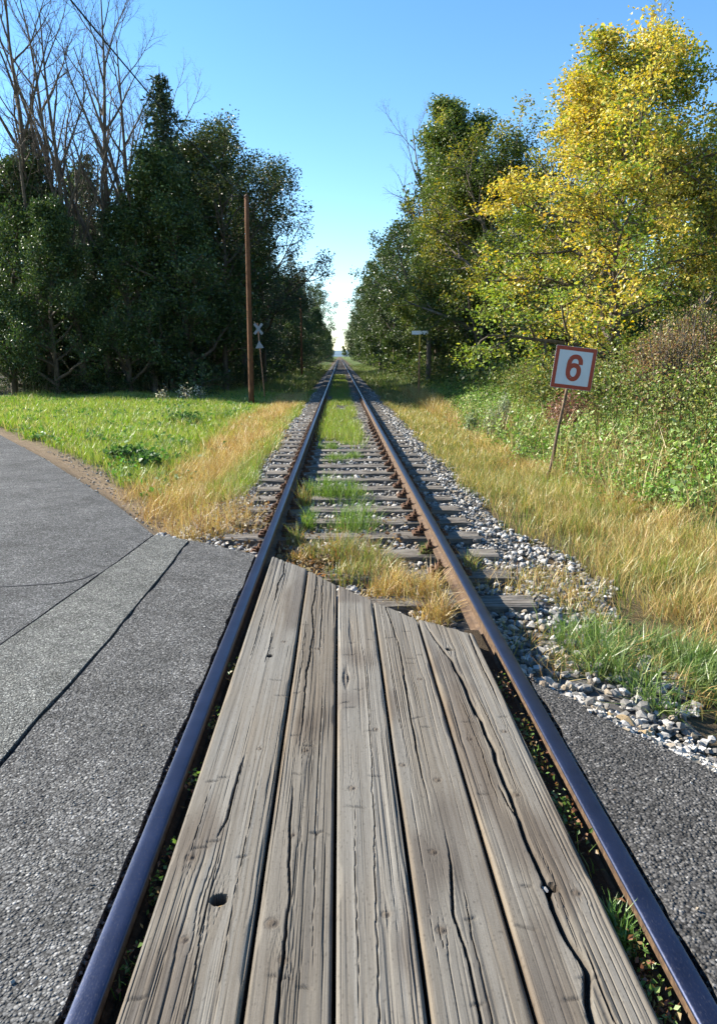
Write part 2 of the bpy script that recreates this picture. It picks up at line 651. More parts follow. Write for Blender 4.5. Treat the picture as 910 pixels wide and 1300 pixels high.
poly_sheet('asphalt_slab', s3, -0.008, 0.10, M['asphalt_far'], 3, 0.06, 0.004, road)
poly_sheet('asphalt_slab', ROAD_R, -0.014, 0.10, M['asphalt_dark'], 4, 0.03, 0.018, road)['label'] = 'dark coarse asphalt right of the track'
# tar at the bottom of the joints, and the crack that branches off
tj = np.concatenate([bR + [0.03, 0], (bR - [0.03, 0])[::-1]])
poly_sheet('joint_filler', tj, -0.026, 0.02, M['tar'], 5, 0.2, 0.0, road)
tj = np.concatenate([bA + [0.03, 0], (bA - [0.03, 0])[::-1]])
poly_sheet('joint_filler', tj, -0.026, 0.02, M['tar'], 6, 0.2, 0.0, road)
cr = np.array([(-4.2, 4.55), (-3.4, 4.72), (-2.8, 4.92), (-2.45, 4.97), (-2.17, 5.02), (-2.05, 5.06), (-1.95, 5.15), (-1.905, 5.30)])
w = np.array([0.004, 0.005, 0.006, 0.007, 0.009, 0.009, 0.008, 0.004])[:, None]
tg = np.gradient(cr, axis=0)
nr = np.stack([-tg[:, 1], tg[:, 0]], -1) / np.hypot(tg[:, 0], tg[:, 1])[:, None]
poly_sheet('crack', np.concatenate([cr + nr * w, (cr - nr * w)[::-1]]), -0.0045, 0.003, M['tar'], 7, 0.03, 0.003, road)

# ------------------------------------------------------------------ railway track
track = link('railway_track', None, loc=(0, 0, 0))
tag(track, 'single railway track on wooden sleepers running straight into the distance', 'railway track')
GAUGE = 0.75
hw = 0.036
prof = [(-0.0625, -0.145), (0.0625, -0.145), (0.0625, -0.135), (0.03, -0.125), (0.010, -0.113), (0.008, -0.06), (0.010, -0.048), (0.031, -0.038), (hw, -0.034), (hw, -0.010), (0.0335, -0.004), (0.028, -0.0012), (0.012, 0.0), (-0.012, 0.0), (-0.028, -0.0012), (-0.0335, -0.004), (-hw, -0.010), (-hw, -0.034), (-0.031, -0.038), (-0.010, -0.048), (-0.008, -0.06), (-0.010, -0.113), (-0.03, -0.125), (-0.0625, -0.135)]


def rail_mesh(name, cx, y0, y1):
    n = len(prof)
    yy = np.concatenate([np.arange(y0, 30, 1.0), np.arange(30, y1 + 1, 25.0)])
    V = [(cx + px, q, pz) for q in yy for px, pz in prof]
    F = [(k * n + i, k * n + (i + 1) % n, k * n + (i + 1) % n + n, k * n + i + n) for k in range(len(yy) - 1) for i in range(n)]
    nf = len(F)
    last = (len(yy) - 1) * n
    fm = [1 if (prof[i][1] > -0.0101 and prof[(i + 1) % n][1] > -0.0101) else 0 for i in range(n)]
    me = bpy.data.meshes.new(name)
    me.from_pydata(V, [], F + [tuple(range(n))[::-1], tuple(range(last, last + n))])
    me.materials.append(M['rust'])
    me.materials.append(M['railtop'])
    for i, p in enumerate(me.polygons):
        p.material_index = fm[i % n] if i < nf else 0
        p.use_smooth = i < nf and 9 <= i % n <= 15
    return me


link('rail', rail_mesh('rail', -GAUGE, -8, 380), track)
link('rail', rail_mesh('rail', GAUGE, -8, 380), track)

# sleepers, three weathered shapes
SL, SWD, STOP = 2.46, 0.25, -0.166


def sleeper_mesh(seed):
    r = np.random.default_rng(seed)
    u = np.linspace(-SL / 2, SL / 2, 34)
    v = np.linspace(-SWD / 2, SWD / 2, 9)
    U, Vv = np.meshgrid(u, v, indexing='ij')
    z = STOP - 0.014 * np.clip(fbm(U * 3, Vv * 30, seed) - 0.45, 0, 1) * 2
    e = np.minimum(SWD / 2 - np.abs(Vv), 0.05)
    z = z - 0.018 * (1 - e / 0.05) ** 2 * (0.4 + vn(U * 4, Vv * 3, seed + 2))
    for k in range(3):
        c = r.uniform(-0.08, 0.08)
        z = z - 0.02 * np.exp(-((Vv - c - 0.02 * np.sin(U * 3 + k)) / 0.008) ** 2) * sstep(0.3, 0.6, vn(U * 2, U * 0, seed + k))
    Vv = Vv + 0.02 * (vn(U * 1.5, U * 0, seed + 7) - 0.5) * np.sign(Vv)
    U = U + (np.abs(U) > SL / 2 - 0.001) * 0.04 * (vn(Vv * 20, Vv * 0, seed) - 0.5) * np.sign(U)
    # skirts
    U2 = np.pad(U, 1, mode='edge')
    V2 = np.pad(Vv, 1, mode='edge')
    Z2 = np.pad(z, 1, constant_values=-0.32)
    n, m = U2.shape
    ii = np.arange(n * m).reshape(n, m)
    F = np.stack([ii[:-1, :-1], ii[1:, :-1], ii[1:, 1:], ii[:-1, 1:]], -1).reshape(-1, 4)
    return np_mesh('sleeper', np.stack([U2, V2, Z2], -1).reshape(-1, 3), F, M['sleeper'])


sl_meshes = [sleeper_mesh(s) for s in (11, 12, 13, 14)]


def plate_mesh():
    V, F = join([boxm(-0.17, 0.17, -0.08, 0.08, -0.172, -0.1465)] +
                [boxm(-0.17 + 0.02, -0.17 + 0.05, y - 0.016, y + 0.016, -0.1475, -0.125) for y in (-0.045, 0.045)] +
                [boxm(0.12, 0.15, y - 0.016, y + 0.016, -0.1475, -0.125) for y in (-0.045, 0.045)])
    return np_mesh('tie_plate', V, F, M['rust_dark'])


def clip_mesh():
    # clamp with its bolt, washers and nut, standing inside the rail foot (towards -x)
    parts = [boxm(-0.115, -0.05, -0.035, 0.035, -0.132, -0.112), boxm(-0.118, -0.096, -0.035, 0.035, -0.147, -0.131)]
    parts.append(boxm(-0.112, -0.106, -0.075, 0.075, -0.147, -0.105))
    V, F = join(parts)
    a = np.arange(8) * math.pi / 4
    allv = [V]
    allf = [F]
    n = len(V)
    for r0, z0, z1, k in ((0.024, -0.113, -0.106, 8), (0.021, -0.107, -0.082, 6), (0.0105, -0.084, -0.055, 8)):
        a = np.arange(k) * 2 * math.pi / k
        ring = np.c_[-0.082 + r0 * np.cos(a), r0 * np.sin(a)]
        allv.append(np.concatenate([np.c_[ring, np.full(k, z0)], np.c_[ring, np.full(k, z1)], [(-0.082, 0, z1 + 0.002)]]))
        f = [(i, (i + 1) % k, (i + 1) % k + k, i + k) for i in range(k)] + [(i + k, (i + 1) % k + k, 2 * k, 2 * k) for i in range(k)]
        allf.append(np.array(f) + n)
        n += 2 * k + 1
    V = np.concatenate(allv)
    F = np.concatenate(allf)
    tri = F[:, 2] == F[:, 3]
    return np_mesh('rail_clip', V, [F[~tri], F[tri][:, :3]], M['rust_dark'])


pl_me, cl_me = plate_mesh(), clip_mesh()
rr = random.Random(4)
SLEEPERS = []
y = 6.49 - 2 * 0.684
while y < 90:
    SLEEPERS.append(y)
    y += 0.684 + rr.uniform(-0.03, 0.03)
for k, y in enumerate(SLEEPERS):
    s = link('sleeper', sl_meshes[rr.randrange(4)], track, (rr.uniform(-0.03, 0.03), y, rr.uniform(-0.004, 0.0)), (0, 0, rr.uniform(-0.012, 0.012)), (1, rr.uniform(0.88, 1.05), 1))
    s.rotation_euler.z += math.pi * rr.randrange(2)
    if 5.4 < y < 30:
        flip = round(s.rotation_euler.z / math.pi) == 1
        for g in (-GAUGE, GAUGE):
            for kind, sgn in (('tie_plate', 1), ('rail_clip', 1), ('rail_clip', -1)):
                if y > 20 and kind == 'tie_plate':
                    continue
                o = link(kind, pl_me if kind == 'tie_plate' else cl_me)
                o.parent = s
                lx = (g - s.location.x) * (-1 if flip else 1)
                o.location = (lx, 0, -s.location.z)
                o.scale = (1, 1 / s.scale.y, 1)
                o.rotation_euler = (0, 0, 0 if sgn > 0 else math.pi)
# the sleepers too far off to tell apart
Vs, Fs = join([boxm(-1.23, 1.23, q - 0.125, q + 0.125, -0.30, STOP - 0.005) for q in np.arange(90.5, 330, 0.684)])
tag(link('sleepers_far_off', np_mesh('sleepers_far_off', Vs, Fs, M['sleeper']), track), kind='stuff')

# ------------------------------------------------------------------ ballast
bed = link('ballast_bed', None)
tag(bed, kind='structure')
bx = np.array([-1.6, -1.5, -1.4, -1.25, -0.9, -0.5, 0, 0.5, 0.9, 1.25, 1.4, 1.55, 1.68])
by = np.concatenate([np.arange(3.4, 40, 0.25), np.arange(40, 341, 6)])
BX, BY = np.meshgrid(bx, by)
BZ = np.where(np.abs(BX) < 1.3, -0.252, -0.252 - 0.16 * (np.abs(BX) - 1.3) / 0.8) + 0.02 * (vn(BX * 6, BY * 6, 2) - 0.5)
o_b = off_road(BX, BY)
BZ = np.where(o_b < 0.25, np.minimum(BZ, -0.14), BZ)
ii = np.arange(BX.size).reshape(BX.shape)
BF = np.stack([ii[:-1, :-1], ii[:-1, 1:], ii[1:, 1:], ii[1:, :-1]], -1).reshape(-1, 4)
cc = np.full((BX.size, 3), 0.085) * (0.7 + 0.5 * vn(BX * 9, BY * 9, 6).reshape(-1, 1)) * np.array([1, 0.95, 0.88])
link('bed_fill', np_mesh('bed_fill', np.stack([BX, BY, BZ], -1).reshape(-1, 3), BF, M['stone'], cc, smooth=True), bed)

t_ = (1 + 5 ** 0.5) / 2
ICO = np.array([(-1, t_, 0), (1, t_, 0), (-1, -t_, 0), (1, -t_, 0), (0, -1, t_), (0, 1, t_), (0, -1, -t_), (0, 1, -t_), (t_, 0, -1), (t_, 0, 1), (-t_, 0, -1), (-t_, 0, 1)], float) / 1.902
ICF = np.array([(0, 11, 5), (0, 5, 1), (0, 1, 7), (0, 7, 10), (0, 10, 11), (1, 5, 9), (5, 11, 4), (11, 10, 2), (10, 7, 6), (7, 1, 8), (3, 9, 4), (3, 4, 2), (3, 2, 6), (3, 6, 8), (3, 8, 9), (4, 9, 5), (2, 4, 11), (6, 2, 10), (8, 6, 7), (9, 8, 1)])
CUB = np.array([(-1, -1, -1), (1, -1, -1), (1, 1, -1), (-1, 1, -1), (-1, -1, 1), (1, -1, 1), (1, 1, 1), (-1, 1, 1)], float) * 0.62
CUF = boxm(0, 1, 0, 1, 0, 1)[1]


def rand_rot(n, r):
    q = r.normal(size=(n, 4))
    q /= np.linalg.norm(q, axis=1, keepdims=True)
    w, x, y, z = q.T
    return np.stack([np.stack([1 - 2 * (y * y + z * z), 2 * (x * y - z * w), 2 * (x * z + y * w)], -1),
                     np.stack([2 * (x * y + z * w), 1 - 2 * (x * x + z * z), 2 * (y * z - x * w)], -1),
                     np.stack([2 * (x * z - y * w), 2 * (y * z + x * w), 1 - 2 * (x * x + y * y)], -1)], 1)


def stone_cols(n, r):
    base = (0.12 + 0.40 * r.random((n, 1)) ** 1.3) * np.array([[1, 0.965, 0.89]])
    k = r.random(n)
    base[k < 0.16] = (r.uniform(0.16, 0.34, ((k < 0.16).sum(), 1))) * np.array([[1, 0.84, 0.62]])
    base[k > 0.86] = r.uniform(0.07, 0.14, ((k > 0.86).sum(), 1)) * np.array([[1, 0.97, 0.95]])
    return base


def stones(P, S, r, base, faces):
    n = len(P)
    Rm = rand_rot(n, r)
    sc = r.uniform(0.5, 1.2, (n, 1, 3)) * S[:, None, None]
    V = base[None] * (1 + r.uniform(-0.32, 0.22, (n, len(base), 1)))
    V = V * sc
    V = np.einsum('nij,nkj->nki', Rm, V)
    V[..., 2] *= 0.75
    V = V + P[:, None, :]
    F = faces[None] + (np.arange(n) * len(base))[:, None, None]
    cst = stone_cols(n, r)
    nearr = np.exp(-((np.abs(P[:, 0]) - 0.75) / 0.16) ** 2)[:, None] * (r.random((n, 1)) * 0.9) * (np.abs(P[:, 1:2]) > 0.01)
    cst = cst * (1 - nearr) + np.array([[0.17, 0.105, 0.06]]) * nearr
    C = np.repeat(cst, len(base), axis=0)
    return V.reshape(-1, 3), F.reshape(-1, faces.shape[1]), C


def bed_z(x, y):
    z = 0.022 * sstep(9, 16, y) + np.where(np.abs(x) < 1.3, -0.252, -0.252 - 0.16 * (np.abs(x) - 1.3) / 0.8)
    return np.maximum(z, ground_z(x, y) + 0.0)


def ballast_ok(x, y):
    sl = np.array(SLEEPERS)
    dy = np.min(np.abs(y[:, None] - sl[None]), axis=1)
    on_sl = (np.abs(x) < 1.27) & (dy < 0.13) & ~((dy > 0.085) & (vn(x * 9, y * 3, 17) > 0.62))
    rail = np.abs(np.abs(x) - GAUGE) < 0.075
    road_ = off_road(x, y) < 0.05
    plank = (np.abs(x) < 0.68) & (y < 4.86 - 1.30 * x)
    right = 1.78 + 0.30 * (vn(y * 0.9, y * 0, 4) - 0.5) + 0.35 * (vn(y * 3.3, x * 2.5, 5) - 0.5) + 0.34 * np.exp(-((y - 6.3) / 1.3) ** 2)
    left = -1.62 - 0.15 * sstep(13, 11, y) - 0.35 * (vn(y * 0.9, y * 0, 14) - 0.5) - 0.25 * np.exp(-((y - 11.5) / 1.2) ** 2)
    return ~(on_sl | rail | road_ | plank) & (x < right) & (x > left)


r1 = np.random.default_rng(21)
x = r1.uniform(-2.2, 2.6, 36000)
y = r1.uniform(3.3, 15, 36000)
k = ballast_ok(x, y)
x, y = x[k], y[k]
k = r1.random(len(x)) < 0.68
x, y = x[k], y[k]
S = r1.uniform(0.016, 0.036, len(x))
z = bed_z(x, y) + S * r1.uniform(0.1, 1.3, len(x))
px = S / np.maximum(y, 1)
# the 300 that show largest are stones of their own
vis = (x > -1.9) & ((np.abs(x) > 0.84) | (y > 6.0)) & ~((x < -0.6) & (x > -0.84)) & ~((x > 0.6) & (x < 1.0))
order = np.argsort(-px * vis)
big, rest = order[:270], order[270:]
stone_me = []
for q in range(12):
    rs = np.random.default_rng(300 + q)
    V, F, C = stones(np.zeros((1, 3)), np.ones(1), rs, ICO, ICF)
    stone_me.append(np_mesh('stone', V, F, M['stone'], C))
rs = random.Random(3)
for i in big:
    s = S[i] * 1.1
    link('stone', stone_me[rs.randrange(12)], bed, (x[i], y[i], z[i]), (rs.uniform(-0.5, 0.5), rs.uniform(-0.5, 0.5), rs.uniform(0, 6.28)), (s, s, s))
# pale larger stones along the edge of the right asphalt
EDGE_STONES = [(1.05, 3.42, .034), (1.10, 3.30, .040), (1.15, 3.40, .036), (1.20, 3.22, .045), (1.27, 3.33, .030), (1.16, 3.12, .030), (1.24, 3.06, .034), (1.32, 3.14, .028), (1.30, 2.94, .036), (1.38, 3.02, .032), (1.36, 2.84, .034), (1.45, 2.90, .03), (1.42, 2.72, .036), (1.50, 2.80, .03), (1.22, 3.45, .03), (1.34, 3.26, .028), (1.44, 3.14, .026), (1.08, 3.55, .028), (1.52, 2.62, .033), (1.60, 2.55, .03), (1.62, 2.70, .028), (1.0, 3.55, .022), (1.13, 3.22, .024), (1.40, 3.38, .025), (1.50, 3.2, .026), (1.56, 2.95, .024), (1.70, 2.45, .034)]
ochre = []
for q in range(3):
    rs2 = np.random.default_rng(340 + q)
    V, F, C = stones(np.zeros((1, 3)), np.ones(1), rs2, ICO, ICF)
    C[:] = [(0.36, 0.26, 0.14), (0.38, 0.32, 0.24), (0.42, 0.40, 0.37)][q]
    ochre.append(np_mesh('stone', V, F, M['stone'], C))
for ex, ey, es in EDGE_STONES:
    link('stone', ochre[rs.randrange(3)], bed, (ex, ey, float(ground_z(ex, ey)) + es * 0.45), (rs.uniform(-0.4, 0.4), rs.uniform(-0.4, 0.4), rs.uniform(0, 6.28)), (es, es, es))
V, F, C = stones(np.c_[x, y, z][rest], S[rest], r1, ICO, ICF)
tag(link('gravel', np_mesh('gravel', V, F, M['stone'], C), bed), kind='stuff')
x = r1.uniform(-2.2, 2.3, 26000)
y = r1.uniform(15, 42, 26000)
k = ballast_ok(x, y)
x, y = x[k], y[k]
S = r1.uniform(0.028, 0.05, len(x))
V, F, C = stones(np.c_[x, y, bed_z(x, y) + S * 0.5], S, r1, CUB, CUF)
tag(link('gravel', np_mesh('gravel_distant', V, F, M['stone'], C), bed), kind='stuff')
# small stones lying along the right asphalt edge
x = r1.uniform(0.84, 2.8, 14000)
y = r1.uniform(0.6, 4.3, 14000)
o = off_road(x, y)
k = (o > 0.0) & (o < 0.55 + 0.3 * vn(x * 5, y * 5, 9))
x, y = x[k], y[k]
S = r1.uniform(0.006, 0.026, len(x)) ** 1.0
V, F, C = stones(np.c_[x, y, np.where(off_road(x, y) > 0, ground_z(x, y), -0.014) + S * 0.5], S, r1, CUB, CUF)
tag(link('gravel', np_mesh('gravel_edge', V, F, M['stone'], C), bed), kind='stuff')
# grit on the verge between asphalt and meadow, and along the asphalt edge by the rail
x = r1.uniform(-6, -0.82, 16000)
y = r1.uniform(5.6, 15, 16000)
o = off_road(x, y)
k = (o > 0.0) & (o < 1.25) & (r1.random(len(x)) < np.where(o > 0.45, 0.55, 0.10) * np.where(x > -1.6, 2.2, 0.8))
x, y = x[k], y[k]
S = r1.uniform(0.007, 0.022, len(x)) * np.where(x > -1.6, 1.4, 1.0)
V, F, C = stones(np.c_[x, y, ground_z(x, y) + S * 0.4], S, r1, CUB, CUF)
tag(link('grit', np_mesh('grit', V, F, M['stone'], C * 0.8), bed), kind='stuff')
# loose grit in the slot between asphalt and rails
x = np.concatenate([r1.uniform(-0.826, -0.79, 900), r1.uniform(0.79, 0.83, 500)])
y = np.concatenate([r1.uniform(1.0, 5.8, 900), r1.uniform(1.0, 3.5, 500)])
S = r1.uniform(0.005, 0.012, len(x))
V, F, C = stones(np.c_[x, y, -0.022 - r1.random(len(x)) * 0.02], S, r1, CUB, CUF)
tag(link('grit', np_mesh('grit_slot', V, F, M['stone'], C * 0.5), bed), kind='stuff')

x = np.concatenate([r1.uniform(-3.6, -0.82, 420), r1.uniform(0.82, 2.2, 120)])
y = np.concatenate([r1.uniform(1.2, 8, 420), r1.uniform(0.8, 3.2, 120)])
k = (off_road(x, y) == 0) & (r1.random(len(x)) < np.where(x < 0, 0.25 + 0.75 * np.exp(-(x + 0.82) / -0.35), 0.8))
x, y = x[k], y[k]
S = r1.uniform(0.0025, 0.007, len(x))
V, F, C = stones(np.c_[x, y, -0.008 + S * 0.4], S, r1, CUB, CUF)
tag(link('grit', np_mesh('grit_road', V, F, M['stone'], C), road), kind='stuff')

# ------------------------------------------------------------------ timber crossing deck
deck = link('timber_crossing_deck', None)
tag(deck, 'weathered grey plank deck between the rails with slanting far end', 'plank deck')
PB = [-0.662, -0.366, -0.147, 0.080, 0.334, 0.624]
PE = [5.73, 5.34, 4.95, 4.60, 4.27, 3.99]
CRACKS = {
    0: [([(-0.557, 5.70), (-0.537, 5.22), (-0.556, 4.955), (-0.547, 4.60)], .004, .03), ([(-0.517, 4.08), (-0.508, 3.78), (-0.518, 3.62)], .003, .02),
        ([(-0.504, 2.69), (-0.514, 2.55), (-0.513, 2.42), (-0.515, 2.29), (-0.531, 2.20)], .004, .03), ([(-0.507, 2.13), (-0.513, 2.01), (-0.512, 1.91), (-0.513, 1.79), (-0.5, 1.62), (-.5, 1.3)], .0025, .02),
        ([(-0.6, 2.5), (-0.605, 2.1)], .002, .01), ([(-0.43, 2.6), (-0.44, 1.9), (-.43, 1.5)], .002, .012), ([(-0.6, 4.6), (-0.595, 3.6)], .002, .012)],
    1: [([(-0.291, 4.985), (-0.303, 4.41), (-0.278, 4.07), (-0.295, 3.52), (-0.294, 3.09), (-0.291, 2.69)], .004, .022), ([(-0.307, 2.55), (-0.296, 2.2), (-0.277, 1.9), (-0.283, 1.3)], .004, .022),
        ([(-0.25, 4.9), (-0.24, 4.3), (-0.235, 3.7)], .005, .02), ([(-0.21, 3.4), (-0.215, 2.4), (-0.2, 1.6)], .0025, .015), ([(-0.33, 4.3), (-0.325, 3.3)], .003, .015)],
    2: [([(-0.021, 4.19), (-0.003, 3.51), (-0.004, 3.05), (-0.01, 2.51), (-0.02, 2.11), (-0.045, 1.3)], .0025, .014), ([(-0.08, 2.4), (-0.085, 1.5)], .002, .01)],
    3: [([(0.16, 4.43), (0.188, 3.88), (0.187, 3.51), (0.179, 3.08), (0.174, 2.68), (0.183, 2.29)], .0035, .022), ([(0.219, 2.22), (0.212, 2.03), (0.189, 1.83), (0.201, 1.71), (0.204, 1.3)], .004, .022),
        ([(0.236, 1.92), (0.227, 1.74), (.23, 1.4)], .003, .015), ([(0.13, 4.3), (0.125, 3.3), (.13, 2.6)], .002, .012)],
    4: [([(0.356, 4.24), (0.396, 3.91), (0.442, 3.62), (0.458, 3.32), (0.471, 3.07), (0.476, 2.76), (0.478, 2.50), (0.474, 2.33), (0.475, 2.155), (0.476, 2.04), (0.477, 1.95), (0.469, 1.84), (0.483, 1.73), (0.500, 1.62), (0.470, 1.52), (0.455, 1.3)], .0085, .045),
        ([(0.598, 4.05), (0.590, 3.68), (0.588, 3.48), (0.592, 3.1)], .004, .03), ([(0.45, 2.45), (0.457, 2.34), (0.474, 2.24)], .004, .025), ([(0.5, 3.3), (0.515, 2.8), (0.51, 2.4)], .003, .018),
        ([(0.52, 1.75), (0.515, 1.5), (0.53, 1.2)], .004, .02), ([(0.42, 3.2), (0.43, 2.7), (0.425, 2.3)], .003, .015)]}
HOLES = {0: [(-0.482, 1.90, .022), (-0.50, 3.70, .013)], 1: [], 2: [], 3: [], 4: [(0.452, 3.76, .016), (0.486, 1.925, .021)]}
KNOTS = {0: [(-0.60, 2.09, .014), (-0.452, 2.75, .010), (-0.55, 1.75, .012), (-0.44, 3.9, .012)], 1: [(-0.268, 2.74, .014), (-0.288, 2.2, .010), (-0.321, 1.81, .018), (-0.279, 1.68, .013), (-0.25, 3.8, .012)],
         2: [(-0.098, 3.42, .014), (-0.087, 2.46, .013), (-0.002, 1.83, .012), (0.02, 2.9, .010)], 3: [(0.23, 2.51, .013), (0.165, 2.10, .013), (0.11, 2.62, .012), (0.146, 1.77, .014), (0.26, 3.4, .012)], 4: [(0.498, 2.40, .013), (0.555, 2.86, .012), (0.40, 2.8, .011), (0.56, 1.9, .013)]}
TONE = [(1.02, 1.01, 0.98), (0.84, 0.79, 0.72), (1.06, 1.04, 1.0), (0.94, 0.91, 0.86), (0.98, 0.95, 0.90)]


def plank_mesh(i):
    x0, x1 = PB[i] + 0.0055, PB[i + 1] - 0.0055
    if i == 0:
        x0 = PB[0]
    if i == 4:
        x1 = PB[5]
    w_ = x1 - x0
    xs_ = np.linspace(x0, x1, int(w_ / 0.0032))
    yl = [-1.2]
    while yl[-1] < 6.0:
        q = yl[-1]
        yl.append(q + (0.06 if q < 1.25 else 0.0055 + 0.0028 * (q - 1.25)))
    yl = np.array(yl)
    tt = (yl - yl[0]) / (yl[-1] - yl[0])
    ye = PE[i] + (PE[i + 1] - PE[i]) * (xs_ - PB[i]) / (PB[i + 1] - PB[i]) + 0.02 * (vn(xs_ * 60, xs_ * 0, i + 40) - 0.5)
    X = np.repeat(xs_[:, None], len(yl), 1)
    Y = yl[0] + tt[None, :] * (ye[:, None] - yl[0])
    u = X - x0
    # grain coordinate, bent round the knots
    g = X + 0.012 * (vn(Y * 0.8, Y * 0 + i * 3, 50) - 0.5) + 0.006 * (vn(Y * 2.5, X * 8, 51 + i) - 0.5)
    kn = np.zeros_like(X)
    for kx, ky, kr in KNOTS[i] + HOLES[i]:
        dx, dy = X - kx, (Y - ky)
        g = g - np.sign(dx) * kr * 0.9 * np.exp(-(dy / (4.5 * kr)) ** 2) * np.exp(-np.abs(dx) / (2.2 * kr))
        kn = np.maximum(kn, np.exp(-((dx / kr) ** 2 + (dy / kr) ** 2)))
    a = vn(g * 75, Y * 0.5, 60 + i)
    b = vn(g * 170, Y * 1.1, 70 + i)
    c = vn(g * 340, Y * 2.2, 80 + i)
    fib = 0.45 * a + 0.33 * b + 0.22 * c
    wear = sstep(0.35, 0.65, fbm(X * 9, Y * 1.1, 90 + i))
    groove = sstep(0.48, 0.16, 0.5 * b + 0.5 * c) * (0.25 + 0.75 * wear)
    Z = -0.0045 * groove - 0.003 * (a - 0.5) * wear - 0.004 * (fbm(X * 6, Y * 0.9, 30 + i) - 0.5)
    # short splits following the grain
    spl = sstep(0.86, 0.97, vn(g * 120, Y * 1.6, 100 + i)) * sstep(0.5, 0.75, vn(X * 8, Y * 0.9, 110 + i))
    spl = spl * 0.6
    Z = Z - 0.010 * spl
    crk = np.zeros_like(X)
    for pts, cw, cd in CRACKS[i]:
        if cd < 0.021:
            cw, cd = cw * 0.75, cd * 0.6
        p = np.array(sorted(pts, key=lambda q_: q_[1]))
        cx = np.interp(Y, p[:, 1], p[:, 0]) + (0.016 if cd > 0.04 else 0.006) * (vn(Y * 9, Y * 0, 120 + i) - 0.5) + 0.003 * (vn(Y * 31, Y * 0, 125 + i) - 0.5)
        lo, hi = p[0, 1], p[-1, 1]
        L = hi - lo
        env = np.clip((Y - lo + 0.02) / (0.25 * L), 0, 1) * np.clip((hi - Y + 0.02) / (0.25 * L), 0, 1)
        if hi > PE[i] - 0.5:
            env = np.clip((Y - lo + 0.02) / (0.25 * L), 0, 1)
        if lo < 1.35:
            env = np.clip((hi - Y) / (0.25 * L), 0, 1)
        env = env * (0.55 + 0.45 * vn(Y * 6, Y * 0, 130 + i))
        ee = np.exp(-np.abs((X - cx) / (cw * (0.5 + 0.5 * env))) ** 2.5) * (env > 0.02)
        crk = np.maximum(crk, ee * np.minimum(1, env * 2))
        Z = Z - cd * env * ee
        Z = Z + 0.0025 * env * np.exp(-((X - cx) / (cw * 4)) ** 2) * (1 - ee)
    hol = np.zeros_like(X)
    for hx, hy, hr in HOLES[i]:
        ang = np.arctan2(Y - hy, X - hx)
        rr_ = hr * (1 + 0.3 * (vn(ang * 1.3 + 9, ang * 0, i + 140) - 0.5))
        d = np.hypot(X - hx, (Y - hy))
        hol = np.maximum(hol, sstep(1.12, 0.9, d / rr_))
    Z = Z - 0.075 * hol
    Z = Z + kn * 0.0015 - 0.002 * sstep(0.75, 0.35, np.abs(kn - 0.5) * 2) * (kn > 0.05)
    # rounded, chipped arrises
    e = np.minimum(u, w_ - u)
    ch = 0.010 + 0.012 * sstep(0.55, 0.8, vn(Y * 5, Y * 0 + (u > w_ / 2) * 30, 150 + i))
    Z = Z - 0.010 * np.clip(1 - e / ch, 0, 1) ** 2
    ee = np.clip((ye[:, None] - Y) / 0.03, 0, 1)
    Z = Z - 0.015 * (1 - ee) ** 2
    # colour of the wood itself
    grey = np.array([0.122, 0.117, 0.106])
    brown = np.array([0.112, 0.092, 0.067])
    dark = np.array([0.042, 0.038, 0.033])
    pale = np.array([0.168, 0.163, 0.150])
    m1 = sstep(0.35, 0.75, fbm(X * 7, Y * 1.3, 160 + i))[..., None]
    col = grey * (1 - 0.5 * m1) + brown * 0.5 * m1
    m2 = sstep(0.5, 0.75, fib)[..., None]
    col = col * (1 - 0.6 * m2) + pale * 0.6 * m2
    m3 = (sstep(0.46, 0.2, fib) * 0.42 + 0.28 * groove)[..., None].clip(0, 1)
    col = col * (1 - m3) + dark * m3
    eb = (np.clip(1 - e / 0.02, 0, 1) * sstep(0.3, 0.6, vn(Y * 2.3, Y * 0, 170 + i)) * 0.55)[..., None]
    col = col * (1 - eb) + np.array([0.15, 0.115, 0.075]) * eb
    kk = np.clip(kn * 1.1, 0, 0.75)[..., None]
    col = col * (1 - kk) + np.array([0.058, 0.044, 0.032]) * kk
    # bruises and scrapes across the grain
    for q in range(9):
        r = np.random.default_rng(500 + i * 20 + q)
        sx, sy = r.uniform(x0 + 0.03, x1 - 0.03), r.uniform(1.5, 4.2)
        sl_ = r.uniform(-0.25, 0.25)
        d = np.abs(Y - sy - sl_ * (X - sx) - 0.006 * (vn(X * 50, X * 0, q) - 0.5)) / 0.006
        s_ = np.exp(-d ** 2) * np.exp(-((X - sx) / r.uniform(0.015, 0.035)) ** 4)
        Z = Z - 0.004 * s_
        col = col * (1 - 0.45 * s_[..., None])
    dk = np.maximum(np.maximum(crk * 0.75, hol), 0.7 * spl)[..., None]
    col = col * (1 - dk) + np.array([0.045, 0.036, 0.028]) * dk
    blot = sstep(0.52, 0.74, fbm(X * 5, Y * 1.7, 190 + i))[..., None]
    col = col * (1 - 0.38 * blot * np.array([0.9, 1.0, 1.05]))
    sp = (vn(X * 260, Y * 140, 195 + i) > 0.90)[..., None] * 0.35
    col = col * (1 - sp)
    col = col * np.array(TONE[i])
    X2 = np.pad(X, 1, mode='edge')
    Y2 = np.pad(Y, 1, mode='edge')
    Z2 = np.pad(Z, 1, constant_values=-0.13)
    C2 = np.pad(col, ((1, 1), (1, 1), (0, 0)), mode='edge')
    n, m = X2.shape
    ii_ = np.arange(n * m).reshape(n, m)
    F = np.stack([ii_[:-1, :-1], ii_[1:, :-1], ii_[1:, 1:], ii_[:-1, 1:]], -1).reshape(-1, 4)
    return np_mesh('plank', np.stack([X2, Y2, Z2], -1).reshape(-1, 3), F, M['plank'], C2.reshape(-1, 3))


for i in range(5):
    o = link('plank', plank_mesh(i), deck, (0, 0, [0.0, -0.004, 0.002, -0.002, 0.003][i]))
